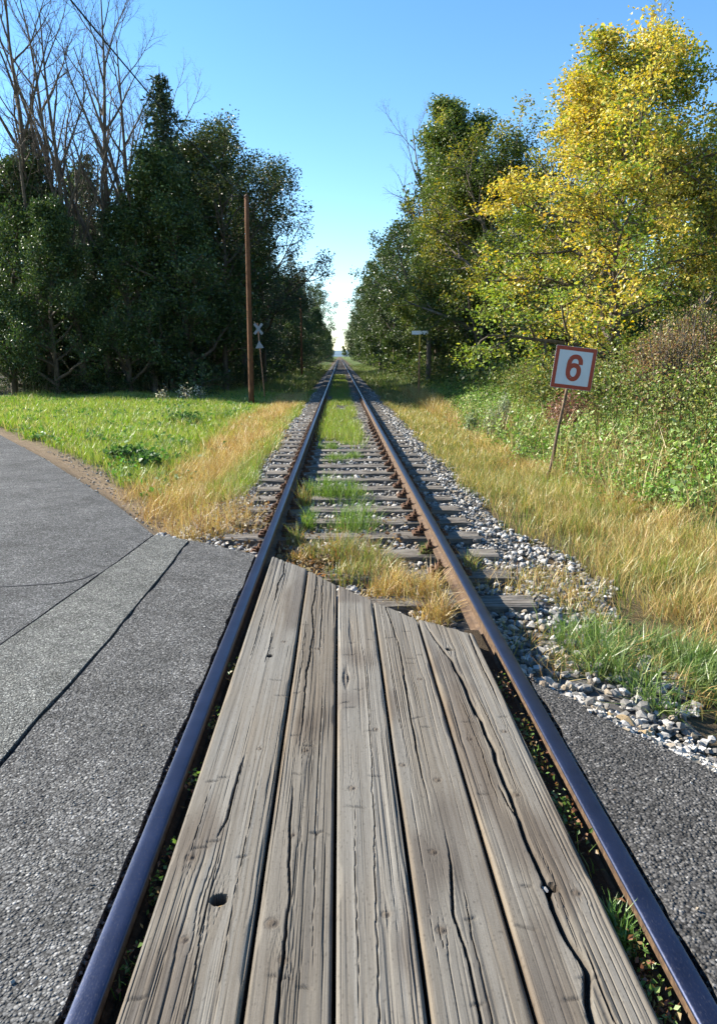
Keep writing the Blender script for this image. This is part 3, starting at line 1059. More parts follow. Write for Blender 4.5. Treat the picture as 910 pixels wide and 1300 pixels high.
# two small stones lying in the holes
s = link('pebble', ochre[0], None, (-0.474, 1.893, -0.026), (0.2, 0.1, 0.4), (0.015, 0.012, 0.014))
tag(s, 'ochre pebble in the round bolt hole of the leftmost plank', 'pebble')
s = link('pebble', ochre[2], None, (0.478, 1.93, -0.010), (0.3, 0.4, 0.9), (0.011, 0.014, 0.009))
tag(s, 'white pebble stuck in the knot hole of the rightmost plank', 'pebble')


# ------------------------------------------------------------------ leaves and grass
def unit(v):
    return v / (np.linalg.norm(v, axis=-1, keepdims=True) + 1e-9)


def leaf_geo(P, size, r, up=0.6, aspect=0.62):
    n = len(P)
    nrm = unit(r.normal(size=(n, 3)) + np.array([0, 0, up]))
    a = unit(np.cross(nrm, r.normal(size=(n, 3))))
    b = np.cross(nrm, a)
    s = (np.broadcast_to(size, (n,)) * r.uniform(0.5, 1.45, n))[:, None]
    fold = r.uniform(-0.05, 0.22, (n, 1))
    V = np.stack([P, P + a * s * 0.45 + b * s * aspect * 0.5 + nrm * s * fold, P + a * s - nrm * s * 0.1, P + a * s * 0.45 - b * s * aspect * 0.5 + nrm * s * fold], 1)
    F = np.arange(4 * n).reshape(n, 4)
    return V.reshape(-1, 3), F


def palette(n, cols, r, jitter=0.18, w=None):
    cols = np.array(cols)
    k = r.choice(len(cols), n, p=w)
    c = cols[k] * (1 + r.uniform(-jitter, jitter, (n, 1)))
    return np.clip(c * (1 + r.uniform(-0.06, 0.06, (n, 3))), 0.004, 1)


def blades(P, h, w, r, c0, c1, lean=0.35, wind=(0.0, 0.0), mat='grass', name='grass', simple=False):
    """P (n,3) roots; c0/c1 (n,3) root and tip colours"""
    n = len(P)
    h = np.broadcast_to(h, (n,)) * r.uniform(0.6, 1.2, n)
    w = np.broadcast_to(w, (n,)) * r.uniform(0.7, 1.2, n)
    a = r.uniform(0, 2 * np.pi, n)
    side = np.stack([np.cos(a), np.sin(a), np.zeros(n)], -1)
    ln = r.normal(size=(n, 2)) * lean * 0.8 + np.array(wind)
    ln = ln + 1.3 * lean * np.stack([vn(P[:, 0] * 3.3, P[:, 1] * 3.3, 91) - 0.5, vn(P[:, 0] * 3.3, P[:, 1] * 3.3, 92) - 0.5], -1)
    d = np.c_[ln, np.zeros(n)] * h[:, None]
    up = np.array([0, 0, 1.0])
    q = np.clip(1 - 0.35 * (ln ** 2).sum(1), 0.3, 1)[:, None]
    Pm = P + d * 0.35 + up * (h * 0.58)[:, None] * q
    Pt = P + d * 1.05 + up * h[:, None] * q
    V = np.stack([P - side * (w / 2)[:, None], P + side * (w / 2)[:, None], Pm + side * (w * 0.42)[:, None], Pm - side * (w * 0.42)[:, None], Pt], 1)
    if simple:
        V = np.stack([V[:, 0], V[:, 1], Pt], 1)
        return np_mesh(name, V.reshape(-1, 3), np.arange(3 * n).reshape(n, 3), M[mat], np.stack([c0, c0, c1], 1).reshape(-1, 3))
    base = (np.arange(n) * 5)[:, None]
    F4 = base + np.array([[0, 1, 2, 3]])
    F3 = base + np.array([[3, 2, 4]])
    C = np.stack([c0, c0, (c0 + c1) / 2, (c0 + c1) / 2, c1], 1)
    return np_mesh(name, V.reshape(-1, 3), [F4, F3], M[mat], C.reshape(-1, 3))


def scatter(n, x0, x1, y0, y1, r, keep):
    x = r.uniform(x0, x1, n)
    y = r.uniform(y0, y1, n)
    k = keep(x, y) > r.random(n)
    return x[k], y[k]


GREENS = [(0.22, 0.35, 0.045), (0.16, 0.28, 0.035), (0.29, 0.37, 0.06), (0.34, 0.36, 0.10), (0.40, 0.37, 0.15)]
DRYS = [(0.60, 0.43, 0.15), (0.52, 0.34, 0.11), (0.70, 0.55, 0.25), (0.40, 0.23, 0.08), (0.46, 0.40, 0.12), (0.32, 0.19, 0.07)]
OLIVE = [(0.24, 0.26, 0.07), (0.32, 0.28, 0.10), (0.18, 0.22, 0.05)]


def grass_obj(name, label, x, y, h, w, cols, r, lean=0.35, tipc=None, mat='grass', dz=0.0, wind=(0, 0), zfun=ground_z, dark=0.6, simple=False):
    z = zfun(x, y) + dz
    n = len(x)
    c1 = palette(n, cols, r)
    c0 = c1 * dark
    if tipc is not None:
        c1 = c1 * 0.4 + palette(n, tipc, r) * 0.6
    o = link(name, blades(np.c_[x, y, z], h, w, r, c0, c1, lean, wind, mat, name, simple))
    return tag(o, label, 'grass', kind='stuff')


def strip_dry(x, y):
    """left band of dry grass along the ballast"""
    c = -2.25 - 0.25 * (vn(y * 0.4, y * 0, 31) - 0.5)
    c = np.where(y < 10, c + 0.45 * (10 - y) / 2.5, c)
    return np.exp(-((x - c) / (0.50 + 0.25 * vn(y * 0.7, x, 32))) ** 4)


r2 = np.random.default_rng(31)


def keep_meadow(x, y):
    o = off_road(x, y)
    k = sstep(0.85, 1.15, o + 0.35 * (vn(x * 3, y * 3, 33) - 0.5)) * (x < -1.7)
    k = k * (1 - 0.62 * strip_dry(x, y))
    k = k * (y < 39)
    return k * (x > -17) * (x > -0.52 * y - 1.5)


x, y = scatter(250000, -15, -1.6, 7, 39, r2, lambda a, b: keep_meadow(a, b) * np.clip(14 / b, 0.2, 1))
hh = 0.13 + 0.22 * fbm(x * 0.8, y * 0.8, 35) ** 1.5
hh *= np.where(y > 16, 1.25, 1.0)
m = grass_obj('meadow_grass', 'bright green meadow grass between the lane and the forest', x, y, hh, np.where(y > 16, 0.017, 0.010), GREENS, r2, 0.45)
# broad-leaved weeds in the meadow
x, y = scatter(2600, -15, -2.4, 8, 36, r2, lambda a, b: keep_meadow(a, b) * (vn(a * 1.1, b * 1.1, 36) > 0.55))
P = np.repeat(np.c_[x, y, ground_z(x, y)], 12, 0)
P = P + r2.normal(size=P.shape) * np.array([0.10, 0.10, 0.05]) + np.array([0, 0, 0.13])
V, F = leaf_geo(P, 0.085, r2, 1.0)
o = link('meadow_weeds', np_mesh('meadow_weeds', V, F, M['leaf'], np.repeat(palette(len(P), [(0.06, 0.15, 0.03), (0.10, 0.20, 0.05), (0.16, 0.22, 0.09)], r2), 4, 0)))
tag(o, 'darker leafy weeds dotted through the green meadow', 'weeds', kind='stuff')
# dry strip left
x, y = scatter(230000, -3.6, -0.9, 7.2, 36, r2, lambda a, b: strip_dry(a, b) * sstep(0.3, 0.9, off_road(a, b) + 0.5 * (vn(a * 4, b * 4, 34) - 0.5)) * np.clip(13 / b, 0.2, 1) * 0.75 * (0.25 + 0.75 * sstep(0.3, 0.6, fbm(a * 1.8, b * 1.2, 38))))
grass_obj('dry_grass', 'tall straw-coloured dry grass along the ballast left of the track', x, y, (0.20 + 0.26 * fbm(x * 2.2, y * 2.2, 39)), np.where(y > 14, 0.009, 0.0042), DRYS, r2, 0.6, mat='straw')
# greener fringe between dry strip and ballast
x, y = scatter(60000, -2.3, -1.25, 9.4, 40, r2, lambda a, b: sstep(-1.9 - 0.2, -1.75, a) * sstep(-1.36, -1.5, a + 0.5 * (vn(b * 1.1, a * 0, 37) - 0.5)) * np.clip(12 / b, 0.15, 1))
grass_obj('verge_grass', 'fine green grass fringe beside the left ballast shoulder', x, y, 0.22, np.where(y > 14, 0.012, 0.006), OLIVE + GREENS[:2], r2, 0.35)

# right side: fringe, straw, sedge
def rfr(b):
    return 1.86 + 0.3 * np.exp(-((b - 6.3) / 1.3) ** 2) + 0.4 * (vn(b * 0.8, b * 0, 41) - 0.5)


x, y = scatter(155000, 1.3, 4.2, 5.4, 42, r2, lambda a, b: sstep(rfr(b) - 0.35, rfr(b), a) * sstep(rfr(b) + 1.5, rfr(b) + 0.7, a) * np.clip(11 / b, 0.15, 1) * (0.25 + 0.75 * (fbm(a * 1.5, b * 1.5, 42) > 0.42)))
grass_obj('verge_grass', 'olive-green fine grass between right ballast and dry straw', x, y, 0.24, np.where(y > 14, 0.012, 0.006), OLIVE + [(0.16, 0.25, 0.04), (0.42, 0.33, 0.13), (0.56, 0.42, 0.16), (0.48, 0.36, 0.14)], r2, 0.42)


def dry_right(a, b):
    c = np.interp(b, [4.6, 6, 7.5, 9, 11, 14, 20, 28, 38], [2.5, 2.9, 3.1, 3.2, 3.15, 3.0, 3.0, 3.3, 3.55])
    wd_ = np.interp(b, [4.6, 6, 8, 11, 14, 20, 30, 38], [0.4, 0.7, 0.75, 0.5, 0.28, 0.20, 0.45, 0.5])
    return np.exp(-(np.abs(a - c) / wd_) ** 5)


x, y = scatter(290000, 1.2, 4.6, 4.5, 40, r2, lambda a, b: dry_right(a, b) * np.clip(7 / b, 0.12, 1) * (0.10 + 0.90 * sstep(0.38, 0.62, fbm(a * 2.2, b * 2.2, 43))))
grass_obj('dry_grass', 'bleached straw-coloured grass in front of the number sign', x, y, np.where(y > 20, 0.55, 0.13 + 0.30 * fbm(x * 2, y * 2, 48)), np.where(y > 14, 0.010, np.where(y > 8, 0.0045, 0.0034)), DRYS + [(0.36, 0.38, 0.12)], r2, 0.75, mat='straw', wind=(-0.10, -0.1))
x, y = scatter(22000, 0.95, 3.2, 3.5, 5.3, r2, lambda a, b: sstep(0.12, 0.3, a - (1.02 + 0.0 * b) - 0.25 * (b < 3.9)) * sstep(0.25, 0.5, off_road(a, b)) * (fbm(a * 2.5, b * 2.5, 44) > 0.40) * 0.55 * sstep(5.0, 4.3, b))
grass_obj('sedge_grass', 'long arching green grass behind the right asphalt edge', x, y, 0.24, 0.0065, [(0.13, 0.22, 0.05), (0.18, 0.27, 0.07), (0.24, 0.30, 0.10), (0.10, 0.17, 0.04)], r2, 0.75, dark=0.5)
# thin grass and dead stalks on the ballast edge near the right rail
x, y = scatter(5000, 0.86, 1.9, 3.6, 6.2, r2, lambda a, b: (fbm(a * 3, b * 3, 45) > 0.52) * 0.7 * (off_road(a, b) > 0.15))
grass_obj('dry_grass', 'thin dead grass lying on stones beside the right rail', x, y, 0.20, 0.005, DRYS + OLIVE, r2, 0.9, mat='straw')

# between the rails
TUFTS = [(-0.30, 9.25, 0.20, 0.30, 0), (-0.02, 9.2, 0.25, 0.26, 0), (-0.52, 9.5, 0.10, 0.2, 0), (0.02, 7.5, 0.26, 0.32, 0), (-0.45, 7.6, 0.10, 0.25, 0), (-0.12, 6.35, 0.22, 0.26, 1), (0.12, 6.1, 0.20, 0.25, 1), (-0.35, 6.3, 0.16, 0.2, 1), (0.2, 5.75, 0.18, 0.2, 1), (-0.05, 5.75, 0.2, 0.16, 1),
         (0.45, 5.2, 0.18, 0.24, 2), (0.30, 5.45, 0.16, 0.22, 2), (0.58, 4.9, 0.12, 0.22, 2), (0.55, 5.3, 0.12, 0.24, 2), (0.5, 4.75, 0.12, 0.18, 2), (0.2, 5.3, 0.14, 0.18, 2), (-0.55, 6.9, 0.08, 0.2, 1), (-0.50, 6.15, 0.12, 0.15, 2), (-0.2, 12.6, 0.22, 0.16, 0), (0.1, 13.0, 0.18, 0.14, 0), (-0.3, 14.3, 0.2, 0.16, 0), (-0.55, 8.7, 0.08, 0.3, 1), (0.62, 6.4, 0.05, .14, 0), (0.93, 5.9, .08, .2, 1)]


def tr_z(a, b):
    return np.full(np.shape(a), -0.22)


X_, Y_, H_, K_ = [], [], [], []
for tx, ty, tr, th, kind in TUFTS:
    n = int((1500 if kind == 0 else 2300) * tr * (0.6 + tr))
    q = r2.normal(size=(n, 2)) * tr * 0.55
    X_.append(tx + q[:, 0])
    Y_.append(ty + q[:, 1] * 1.1)
    H_.append(np.full(n, th) * np.exp(-0.5 * (np.hypot(q[:, 0], q[:, 1]) / tr) ** 2))
    K_.append(np.full(n, kind))
X_, Y_, H_, K_ = map(np.concatenate, (X_, Y_, H_, K_))
k = (np.abs(np.abs(X_) - GAUGE) > np.where(K_ == 2, 0.13, 0.07)) & ~((np.abs(X_) < 0.67) & (Y_ < 4.87 - 1.30 * X_))
X_, Y_, H_, K_ = X_[k], Y_[k], H_[k], K_[k]
for kind, nm, lb, cols, mt, ln in ((0, 'grass_tufts', 'fresh green grass tufts between the sleepers', [(0.17, 0.28, 0.05), (0.22, 0.30, 0.07), (0.13, 0.22, 0.04)], 'grass', 0.35), (1, 'grass_tufts', 'half-dry olive grass tufts just beyond the plank deck', OLIVE + [(0.42, 0.32, 0.12), (0.30, 0.16, 0.06), (0.20, 0.28, 0.06)], 'grass', 0.45), (2, 'dry_grass', 'straw tuft in the corner between plank ends and right rail', DRYS + [(0.30, 0.27, 0.09)], 'straw', 0.6)):
    q = K_ == kind
    grass_obj(nm, lb, X_[q], Y_[q], H_[q] * 1.25, np.where(Y_[q] > 8, 0.006, 0.0045), cols, r2, ln, zfun=tr_z, mat=mt)
x, y = scatter(75000, -0.66, 0.62, 13.5, 70, r2, lambda a, b: (sstep(0.60, 0.25, np.abs(a + 0.12)) * (fbm(a * 2, b * 0.7, 46) > 0.36) * sstep(13.5, 16, b) * np.clip(18 / b, 0.2, 1)))
grass_obj('track_grass', 'green grass strip growing between the rails farther along', x, y, 0.20, 0.015, OLIVE + GREENS[:3], r2, 0.4, zfun=tr_z, simple=True)
# shaded grass under the forest edges, both sides, far along
x, y = scatter(70000, -8, 8, 38, 160, r2, lambda a, b: (np.abs(a) > 1.7) * np.clip(45 / b, 0.2, 1) * (np.abs(a) < 5.5 + 2 * vn(b * 0.3, a * 0, 47)))
grass_obj('forest_edge_grass', 'shaded grass along both forest edges farther down the line', x, y, 0.36, 0.03, [(0.10, 0.17, 0.03), (0.14, 0.20, 0.04), (0.26, 0.25, 0.09)], r2, 0.5, simple=True)

# little plants and moss in the slots beside the rails
X_ = np.concatenate([r2.uniform(-0.71, -0.67, 300), r2.uniform(0.632, 0.705, 700)])
Y_ = np.concatenate([r2.choice([1.75, 2.2, 2.05, 2.6, 3.1, 3.6], 300) + r2.normal(size=300) * 0.06, r2.choice([1.5, 1.62, 1.75, 2.3, 2.45, 2.75, 3.0, 3.4], 700) + r2.normal(size=700) * 0.07])
V, F = leaf_geo(np.c_[X_, Y_, -0.085 + r2.random(1000) * 0.06], 0.018, r2, 1.0)
o = link('slot_weeds', np_mesh('slot_weeds', V, F, M['leaf'], np.repeat(palette(1000, [(0.10, 0.17, 0.04), (0.20, 0.15, 0.06), (0.16, 0.24, 0.06), (0.22, 0.11, 0.06)], r2), 4, 0)))
tag(o, 'tiny weeds and moss in the slots beside the rails', 'weeds', kind='stuff')
n = 160
a = np.array([(0.665, 1.80), (0.66, 1.86), (0.672, 2.12), (-0.69, 1.70)])[r2.choice(4, n, p=[0.45, 0.4, 0.05, 0.1])]
x, y = (a + r2.normal(size=(n, 2)) * np.array([0.012, 0.03])).T
o = grass_obj('slot_grass', 'small green grass tuft in the slot beside the right rail', x, y, 0.10, 0.005, [(0.12, 0.22, 0.05), (0.18, 0.30, 0.07)], r2, 0.6, zfun=lambda a, b: np.full(np.shape(a), -0.10))
# slot floor: earth
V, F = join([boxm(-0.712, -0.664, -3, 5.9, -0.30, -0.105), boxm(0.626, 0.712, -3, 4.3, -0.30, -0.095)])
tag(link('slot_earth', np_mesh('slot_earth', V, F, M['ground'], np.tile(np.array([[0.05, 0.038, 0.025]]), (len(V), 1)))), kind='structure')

# dead leaves and stalks
X_ = np.concatenate([r2.normal(-0.45, 0.16, 500), r2.normal(-1.15, 0.2, 260), r2.uniform(-0.6, 0.6, 300)])
Y_ = np.concatenate([r2.normal(6.05, 0.25, 500), r2.normal(7.9, 0.7, 260), r2.uniform(5, 8, 300)])
k = (off_road(X_, Y_) > 0.05) & (np.abs(np.abs(X_) - GAUGE) > 0.05) & ~((np.abs(X_) < 0.67) & (Y_ < 4.9 - 1.30 * X_))
X_, Y_ = X_[k], Y_[k]
n = len(X_)
V, F = leaf_geo(np.c_[X_, Y_, -0.19 + 0.07 * r2.random(n)], 0.045, r2, 0.8)
o = link('leaf_litter', np_mesh('leaf_litter', V, F, M['leaf'], np.repeat(palette(n, [(0.17, 0.10, 0.045), (0.24, 0.17, 0.085), (0.09, 0.06, 0.03), (0.30, 0.25, 0.15)], r2), 4, 0)))
tag(o, 'brown dead leaves lying about the left rail and sleepers', 'leaves', kind='stuff')


# ------------------------------------------------------------------ trees
class Skel:
    def __init__(self, seed):
        self.r = np.random.default_rng(seed)
        self.lines = {}
        self.tips = []

    def add(self, P, Rr, lvl):
        self.lines.setdefault((len(P), lvl), []).append((P, Rr))

    def branch(self, p, d, L, rad, lvl, cfg):
        r = self.r
        n = cfg['seg'][lvl]
        pts = [p]
        d = np.array(d, float)
        wob = cfg['wob'][lvl]
        trop = cfg['trop'][lvl]
        for k in range(n):
            d = d + r.normal(size=3) * wob + np.array([0, 0, trop])
            d /= np.linalg.norm(d)
            p = p + d * L / n
            pts.append(p)
        pts = np.array(pts)
        rad_end = cfg['rend'][lvl]
        Rr = rad * np.linspace(1, rad_end, n + 1)
        self.add(pts, Rr, lvl)
        if lvl == cfg['levels'] - 1:
            self.tips.append(np.concatenate([pts[-1], pts[0]]))
            return
        nc = cfg['n'][lvl]
        nc = int(nc * r.uniform(0.8, 1.2) + 0.5)
        t0 = cfg['t0'][lvl]
        ph = r.uniform(0, 6.28)
        for k in range(nc):
            t = t0 + (1 - t0) * (k + r.uniform(0.2, 0.8)) / nc
            i = min(int(t * n), n - 1)
            f = t * n - i
            q = pts[i] * (1 - f) + pts[i + 1] * f
            tang = pts[i + 1] - pts[i]
            tang /= np.linalg.norm(tang)
            ph += 2.4 + r.uniform(-0.5, 0.5)
            ref = np.array([0, 0, 1.0]) if abs(tang[2]) < 0.9 else np.array([1.0, 0, 0])
            u = np.cross(tang, ref)
            u /= np.linalg.norm(u)
            w = np.cross(tang, u)
            ang = cfg['ang'][lvl] * r.uniform(0.75, 1.25)
            if lvl == 0:
                ang *= cfg.get('angf', lambda t: 1)(t)
            cd = tang * math.cos(ang) + (u * math.cos(ph) + w * math.sin(ph)) * math.sin(ang)
            if lvl == 0:
                cl = cfg['len'][0] * cfg['shape'](t) * r.uniform(0.8, 1.15)
            else:
                cl = L * cfg['len'][lvl] * (1.15 - 0.6 * t) * r.uniform(0.7, 1.2)
            rq = Rr[i] * (1 - f) + Rr[i + 1] * f
            self.branch(q, cd, cl, min(rq * 0.8, cfg['rr'][lvl] * cl), lvl + 1, cfg)
        if lvl > 0:
            self.tips.append(np.concatenate([pts[-1], pts[-2]]))

    def mesh(self, name, mat, sides=(9, 6, 4, 3, 3)):
        out = []
        for (n, lvl), L in self.lines.items():
            P = np.array([a for a, b in L])
            Rr = np.array([b for a, b in L])
            out.append(tubes(P, Rr, sides[lvl]))
        V, F = join(out)
        return np_mesh(name, V, F, mat, smooth=True)

    def leaves(self, name, mat, per, spread, size, cols, w=None, up=0.6, clump=None, aspect=0.62, colfun=None, droop=0.0, flat_=1.0):
        r = self.r
        T = np.array(self.tips)
        tip, base = T[:, :3], T[:, 3:]
        n = len(T) * per
        k = np.repeat(np.arange(len(T)), per)
        if clump is not None:      # some twigs carry few or no leaves
            q = r.random(len(T)) < clump
            kk = q[k]
            k = k[kk]
            n = len(k)
        f = r.random(n)[:, None]
        P = tip[k] * (1 - f * 0.8) + base[k] * f * 0.8 + np.clip(r.normal(size=(n, 3)), -1.9, 1.9) * spread * np.array([1, 1, flat_])
        P[:, 2] -= droop * r.random(n)
        P[:, 2] = np.maximum(P[:, 2], 0.02)
        V, F = leaf_geo(P, size, r, up, aspect)
        c = palette(n, cols, r, 0.2, w) if colfun is None else colfun(P, r)
        tw = (0.82 + 0.36 * r.random(len(T)))[k][:, None]
        return np_mesh(name, V, F, mat, np.repeat(c * tw, 4, 0))


def broad(levels=4, h_limb=3.5, n=(14, 7, 5), ang=(1.05, 0.8, 0.8), trop=(0.02, 0.05, 0.03, 0.0), shape=None, t0=(0.22, 0.25, 0.2), ln=(1, 0.48, 0.5), seg=(10, 6, 4, 3), angf=None):
    return dict(levels=levels, seg=seg, wob=(0.05, 0.12, 0.18, 0.22), trop=trop, rend=(0.18, 0.25, 0.3, 0.3), n=n, t0=t0, ang=ang, len=(h_limb, ln[1], ln[2]),
                shape=shape or (lambda t: 0.35 + 1.0 * math.sin(math.pi * min(1, max(0.0, (1.08 - t) * 0.85)))), rr=(0.028, 0.022, 0.02), angf=angf or (lambda t: 1.15 - 0.6 * t))


ARCH = {}


def arch(name, trunk_me, crown_me):
    ARCH[name] = (trunk_me, crown_me)


def sk(seed, H, rad, cfg, lean=(0, 0)):
    s = Skel(seed)
    s.branch(np.zeros(3), (lean[0], lean[1], 1), H, rad, 0, cfg)
    return s


# the yellow maple
def maple_col(P, r):
    n = len(P)
    yel = palette(n, [(0.53, 0.41, 0.07), (0.48, 0.41, 0.08), (0.57, 0.49, 0.13), (0.38, 0.37, 0.08), (0.46, 0.32, 0.08)], r, 0.18)
    grn = palette(n, [(0.19, 0.25, 0.045), (0.26, 0.29, 0.05), (0.13, 0.19, 0.04)], r, 0.18)
    k = sstep(0.48, 0.84, fbm(P[:, 0] * 0.7, P[:, 2] * 0.8 + P[:, 1] * 0.5, 61) + 0.16 * sstep(4.0, 1.0, P[:, 2]) + 0.10 * sstep(0.0, 2.5, P[:, 0]) + 0.12 * sstep(6.5, 8.5, P[:, 2]))
    k = (k > r.random(n))[:, None]
    return np.where(k, grn, yel)


s = sk(101, 8.0, 0.12, broad(4, 3.5, (30, 10, 6), (1.15, 0.85, 0.85), (0.0, 0.015, 0.0, -0.03), shape=lambda t: 0.30 + 0.80 * (1.0 - t) ** 0.55, t0=(0.05, 0.2, 0.15), angf=lambda t: 1.25 - 0.6 * t))
arch('maple', s.mesh('maple_trunk', M['bark']), s.leaves('maple_crown', M['leaf'], 46, 0.19, 0.082, None, up=1.1, colfun=maple_col, clump=0.74, flat_=0.45))
# green broadleaf of the right side
s = sk(102, 10.0, 0.16, broad(4, 3.0, (28, 8, 6), (1.1, 0.8, 0.8), t0=(0.08, 0.2, 0.15), shape=lambda t: 0.12 + 0.98 * (1.0 - t) ** 0.62))
arch('broad_green', s.mesh('broad_trunk', M['bark']), s.leaves('broad_crown', M['glossleaf'], 48, 0.18, 0.10, [(0.095, 0.14, 0.03), (0.125, 0.17, 0.035), (0.065, 0.105, 0.024), (0.18, 0.19, 0.04)], up=0.8, clump=0.88))
s = sk(103, 8.5, 0.17, broad(4, 3.4, (20, 8, 5), (1.1, 0.8, 0.8), t0=(0.10, 0.2, 0.15)))


def turning_col(P, r):
    n = len(P)
    a = palette(n, [(0.095, 0.13, 0.028), (0.065, 0.095, 0.022)], r)
    b = palette(n, [(0.22, 0.23, 0.04), (0.17, 0.19, 0.035), (0.28, 0.23, 0.045)], r)
    k = (sstep(0.50, 0.70, fbm(P[:, 0] * 0.6, P[:, 2] * 0.6 + P[:, 1] * 0.4, 71)) > r.random(n))[:, None]
    return np.where(k, b, a)


arch('broad_turning', s.mesh('turning_trunk', M['bark_grey']), s.leaves('turning_crown', M['leaf'], 42, 0.18, 0.105, None, up=0.8, clump=0.85, colfun=turning_col))
# dense dark trees of the left edge, leaved to the ground
s = sk(104, 9.5, 0.17, broad(4, 3.2, (26, 8, 5), (1.15, 0.8, 0.8), t0=(0.04, 0.2, 0.15), shape=lambda t: 0.30 + 0.85 * (1.0 - t) ** 0.6))
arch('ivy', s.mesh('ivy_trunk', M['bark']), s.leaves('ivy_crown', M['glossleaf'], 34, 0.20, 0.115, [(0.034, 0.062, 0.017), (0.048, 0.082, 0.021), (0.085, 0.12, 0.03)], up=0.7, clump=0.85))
# thin autumn oak
s = sk(105, 11.0, 0.15, broad(4, 3.3, (18, 7, 5), (0.95, 0.75, 0.8), trop=(0.0, 0.04, 0.02, 0), t0=(0.25, 0.3, 0.2)))
arch('oak', s.mesh('oak_trunk', M['bark']), s.leaves('oak_crown', M['glossleaf'], 36, 0.21, 0.115, [(0.032, 0.052, 0.014), (0.048, 0.070, 0.018), (0.075, 0.085, 0.024)], up=0.6, clump=0.62))
# bare trees
bare_cfg = broad(5, 6.0, (13, 8, 7, 5), (0.55, 0.6, 0.65, 0.7), trop=(0.0, 0.07, 0.05, 0.03, 0.0), t0=(0.25, 0.25, 0.2, 0.2), shape=lambda t: 0.45 + 0.65 * (1 - t), angf=lambda t: 1.0, seg=(12, 8, 5, 4, 3))
bare_cfg.update(wob=(0.05, 0.08, 0.12, 0.15, 0.18), rend=(0.12, 0.18, 0.25, 0.3, 0.4), len=(6.0, 0.45, 0.5, 0.5), rr=(0.019, 0.013, 0.011, 0.010))
s = sk(106, 17.5, 0.20, bare_cfg)
arch('bare_a', s.mesh('bare_trunk', M['bark'], (9, 6, 4, 3, 3)), None)
bare_cfg['n'] = (8, 7, 6, 5)
s = sk(107, 15.0, 0.17, bare_cfg, (0.06, 0))
arch('bare_b', s.mesh('bare_trunk', M['bark_grey'], (9, 6, 4, 3, 3)), None)


# spruce
def spruce(seed, H, rad, n_whorl, per, cols, needles=110):
    s = Skel(seed)
    r = s.r
    trunk = np.c_[np.cumsum(r.normal(size=9) * 0.02), np.cumsum(r.normal(size=9) * 0.02), np.linspace(0, H, 9)]
    trunk[0, :2] = 0
    s.add(trunk, np.linspace(H * 0.013, 0.012, 9), 0)
    P = []
    for k in range(n_whorl):
        t = 0.08 + 0.91 * k / n_whorl
        z = t * H
        L = rad * (1 - t) ** 0.55 * r.uniform(0.6, 1.15) * (0.45 + 1.0 * float(vn(k * 0.33, seed, 3))) + 0.15
        a0 = r.uniform(0, 6.28)
        for j in range(per):
            a = a0 + j * 6.283 / per + r.uniform(-0.3, 0.3)
            l = L * r.uniform(0.6, 1.15)
            u = np.array([math.cos(a), math.sin(a), 0])
            pts = np.array([np.array([np.interp(z, trunk[:, 2], trunk[:, 0]), np.interp(z, trunk[:, 2], trunk[:, 1]), z]) + u * l * q + np.array([0, 0, l * (0.12 * q - 0.38 * q * q)]) for q in (0, 0.4, 0.75, 1.0)])
            s.add(pts, np.array([0.022, 0.016, 0.01, 0.005]) * (0.5 + l * 0.35), 1)
            m = int(needles * l / max(rad, 0.1) * r.uniform(0.6, 1.1)) + 6
            q = r.random(m) ** 0.7
            c = np.stack([np.interp(q, (0, 0.4, 0.75, 1.0), pts[:, i]) for i in range(3)], -1)
            side = np.array([-u[1], u[0], 0])
            c = c + side * (r.normal(size=(m, 1)) * 0.16 * l * (1.1 - q[:, None])) + r.normal(size=(m, 3)) * 0.06
            c[:, 2] -= np.abs(r.normal(size=m)) * 0.14
            P.append(c)
    P = np.concatenate(P)
    V, F = leaf_geo(P, 0.22, r, 0.5, 0.35)
    c = palette(len(P), cols, r, 0.25)
    return s.mesh('spruce_trunk', M['bark'], (8, 4)), np_mesh('spruce_crown', V, F, M['needle'], np.repeat(c, 4, 0))


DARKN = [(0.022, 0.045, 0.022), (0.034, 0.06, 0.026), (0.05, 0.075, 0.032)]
arch('spruce', *spruce(108, 14.5, 1.9, 38, 7, DARKN + [(0.06, 0.085, 0.03)], 120))
arch('spruce_far', *spruce(109, 14.0, 2.6, 30, 8, DARKN, 70))
# simpler dense tree for the receding forest walls
s = sk(110, 12.5, 0.18, broad(4, 3.6, (20, 7, 4), (1.1, 0.8, 0.8), t0=(0.08, 0.2, 0.15), shape=lambda t: 0.35 + 0.8 * math.sin(math.pi * (1.0 - t) ** 0.75)))
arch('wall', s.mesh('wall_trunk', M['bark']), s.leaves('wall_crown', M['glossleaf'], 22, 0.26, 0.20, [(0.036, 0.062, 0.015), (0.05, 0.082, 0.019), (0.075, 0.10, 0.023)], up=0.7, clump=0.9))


def tree(name, kind, loc, rz=0.0, sc=1.0, label=None, cat='tree', group=None, sz=None):
    z = float(ground_z(loc[0], loc[1])) - 0.05
    e = link(name, None, loc=(loc[0], loc[1], z), rot=(0, 0, rz), scale=(sc, sc, sz or sc))
    tm, cm = ARCH[kind]
    link('trunk', tm, e)
    if cm is not None:
        link('crown', cm, e)
    tag(e, label, cat, group)
    return e


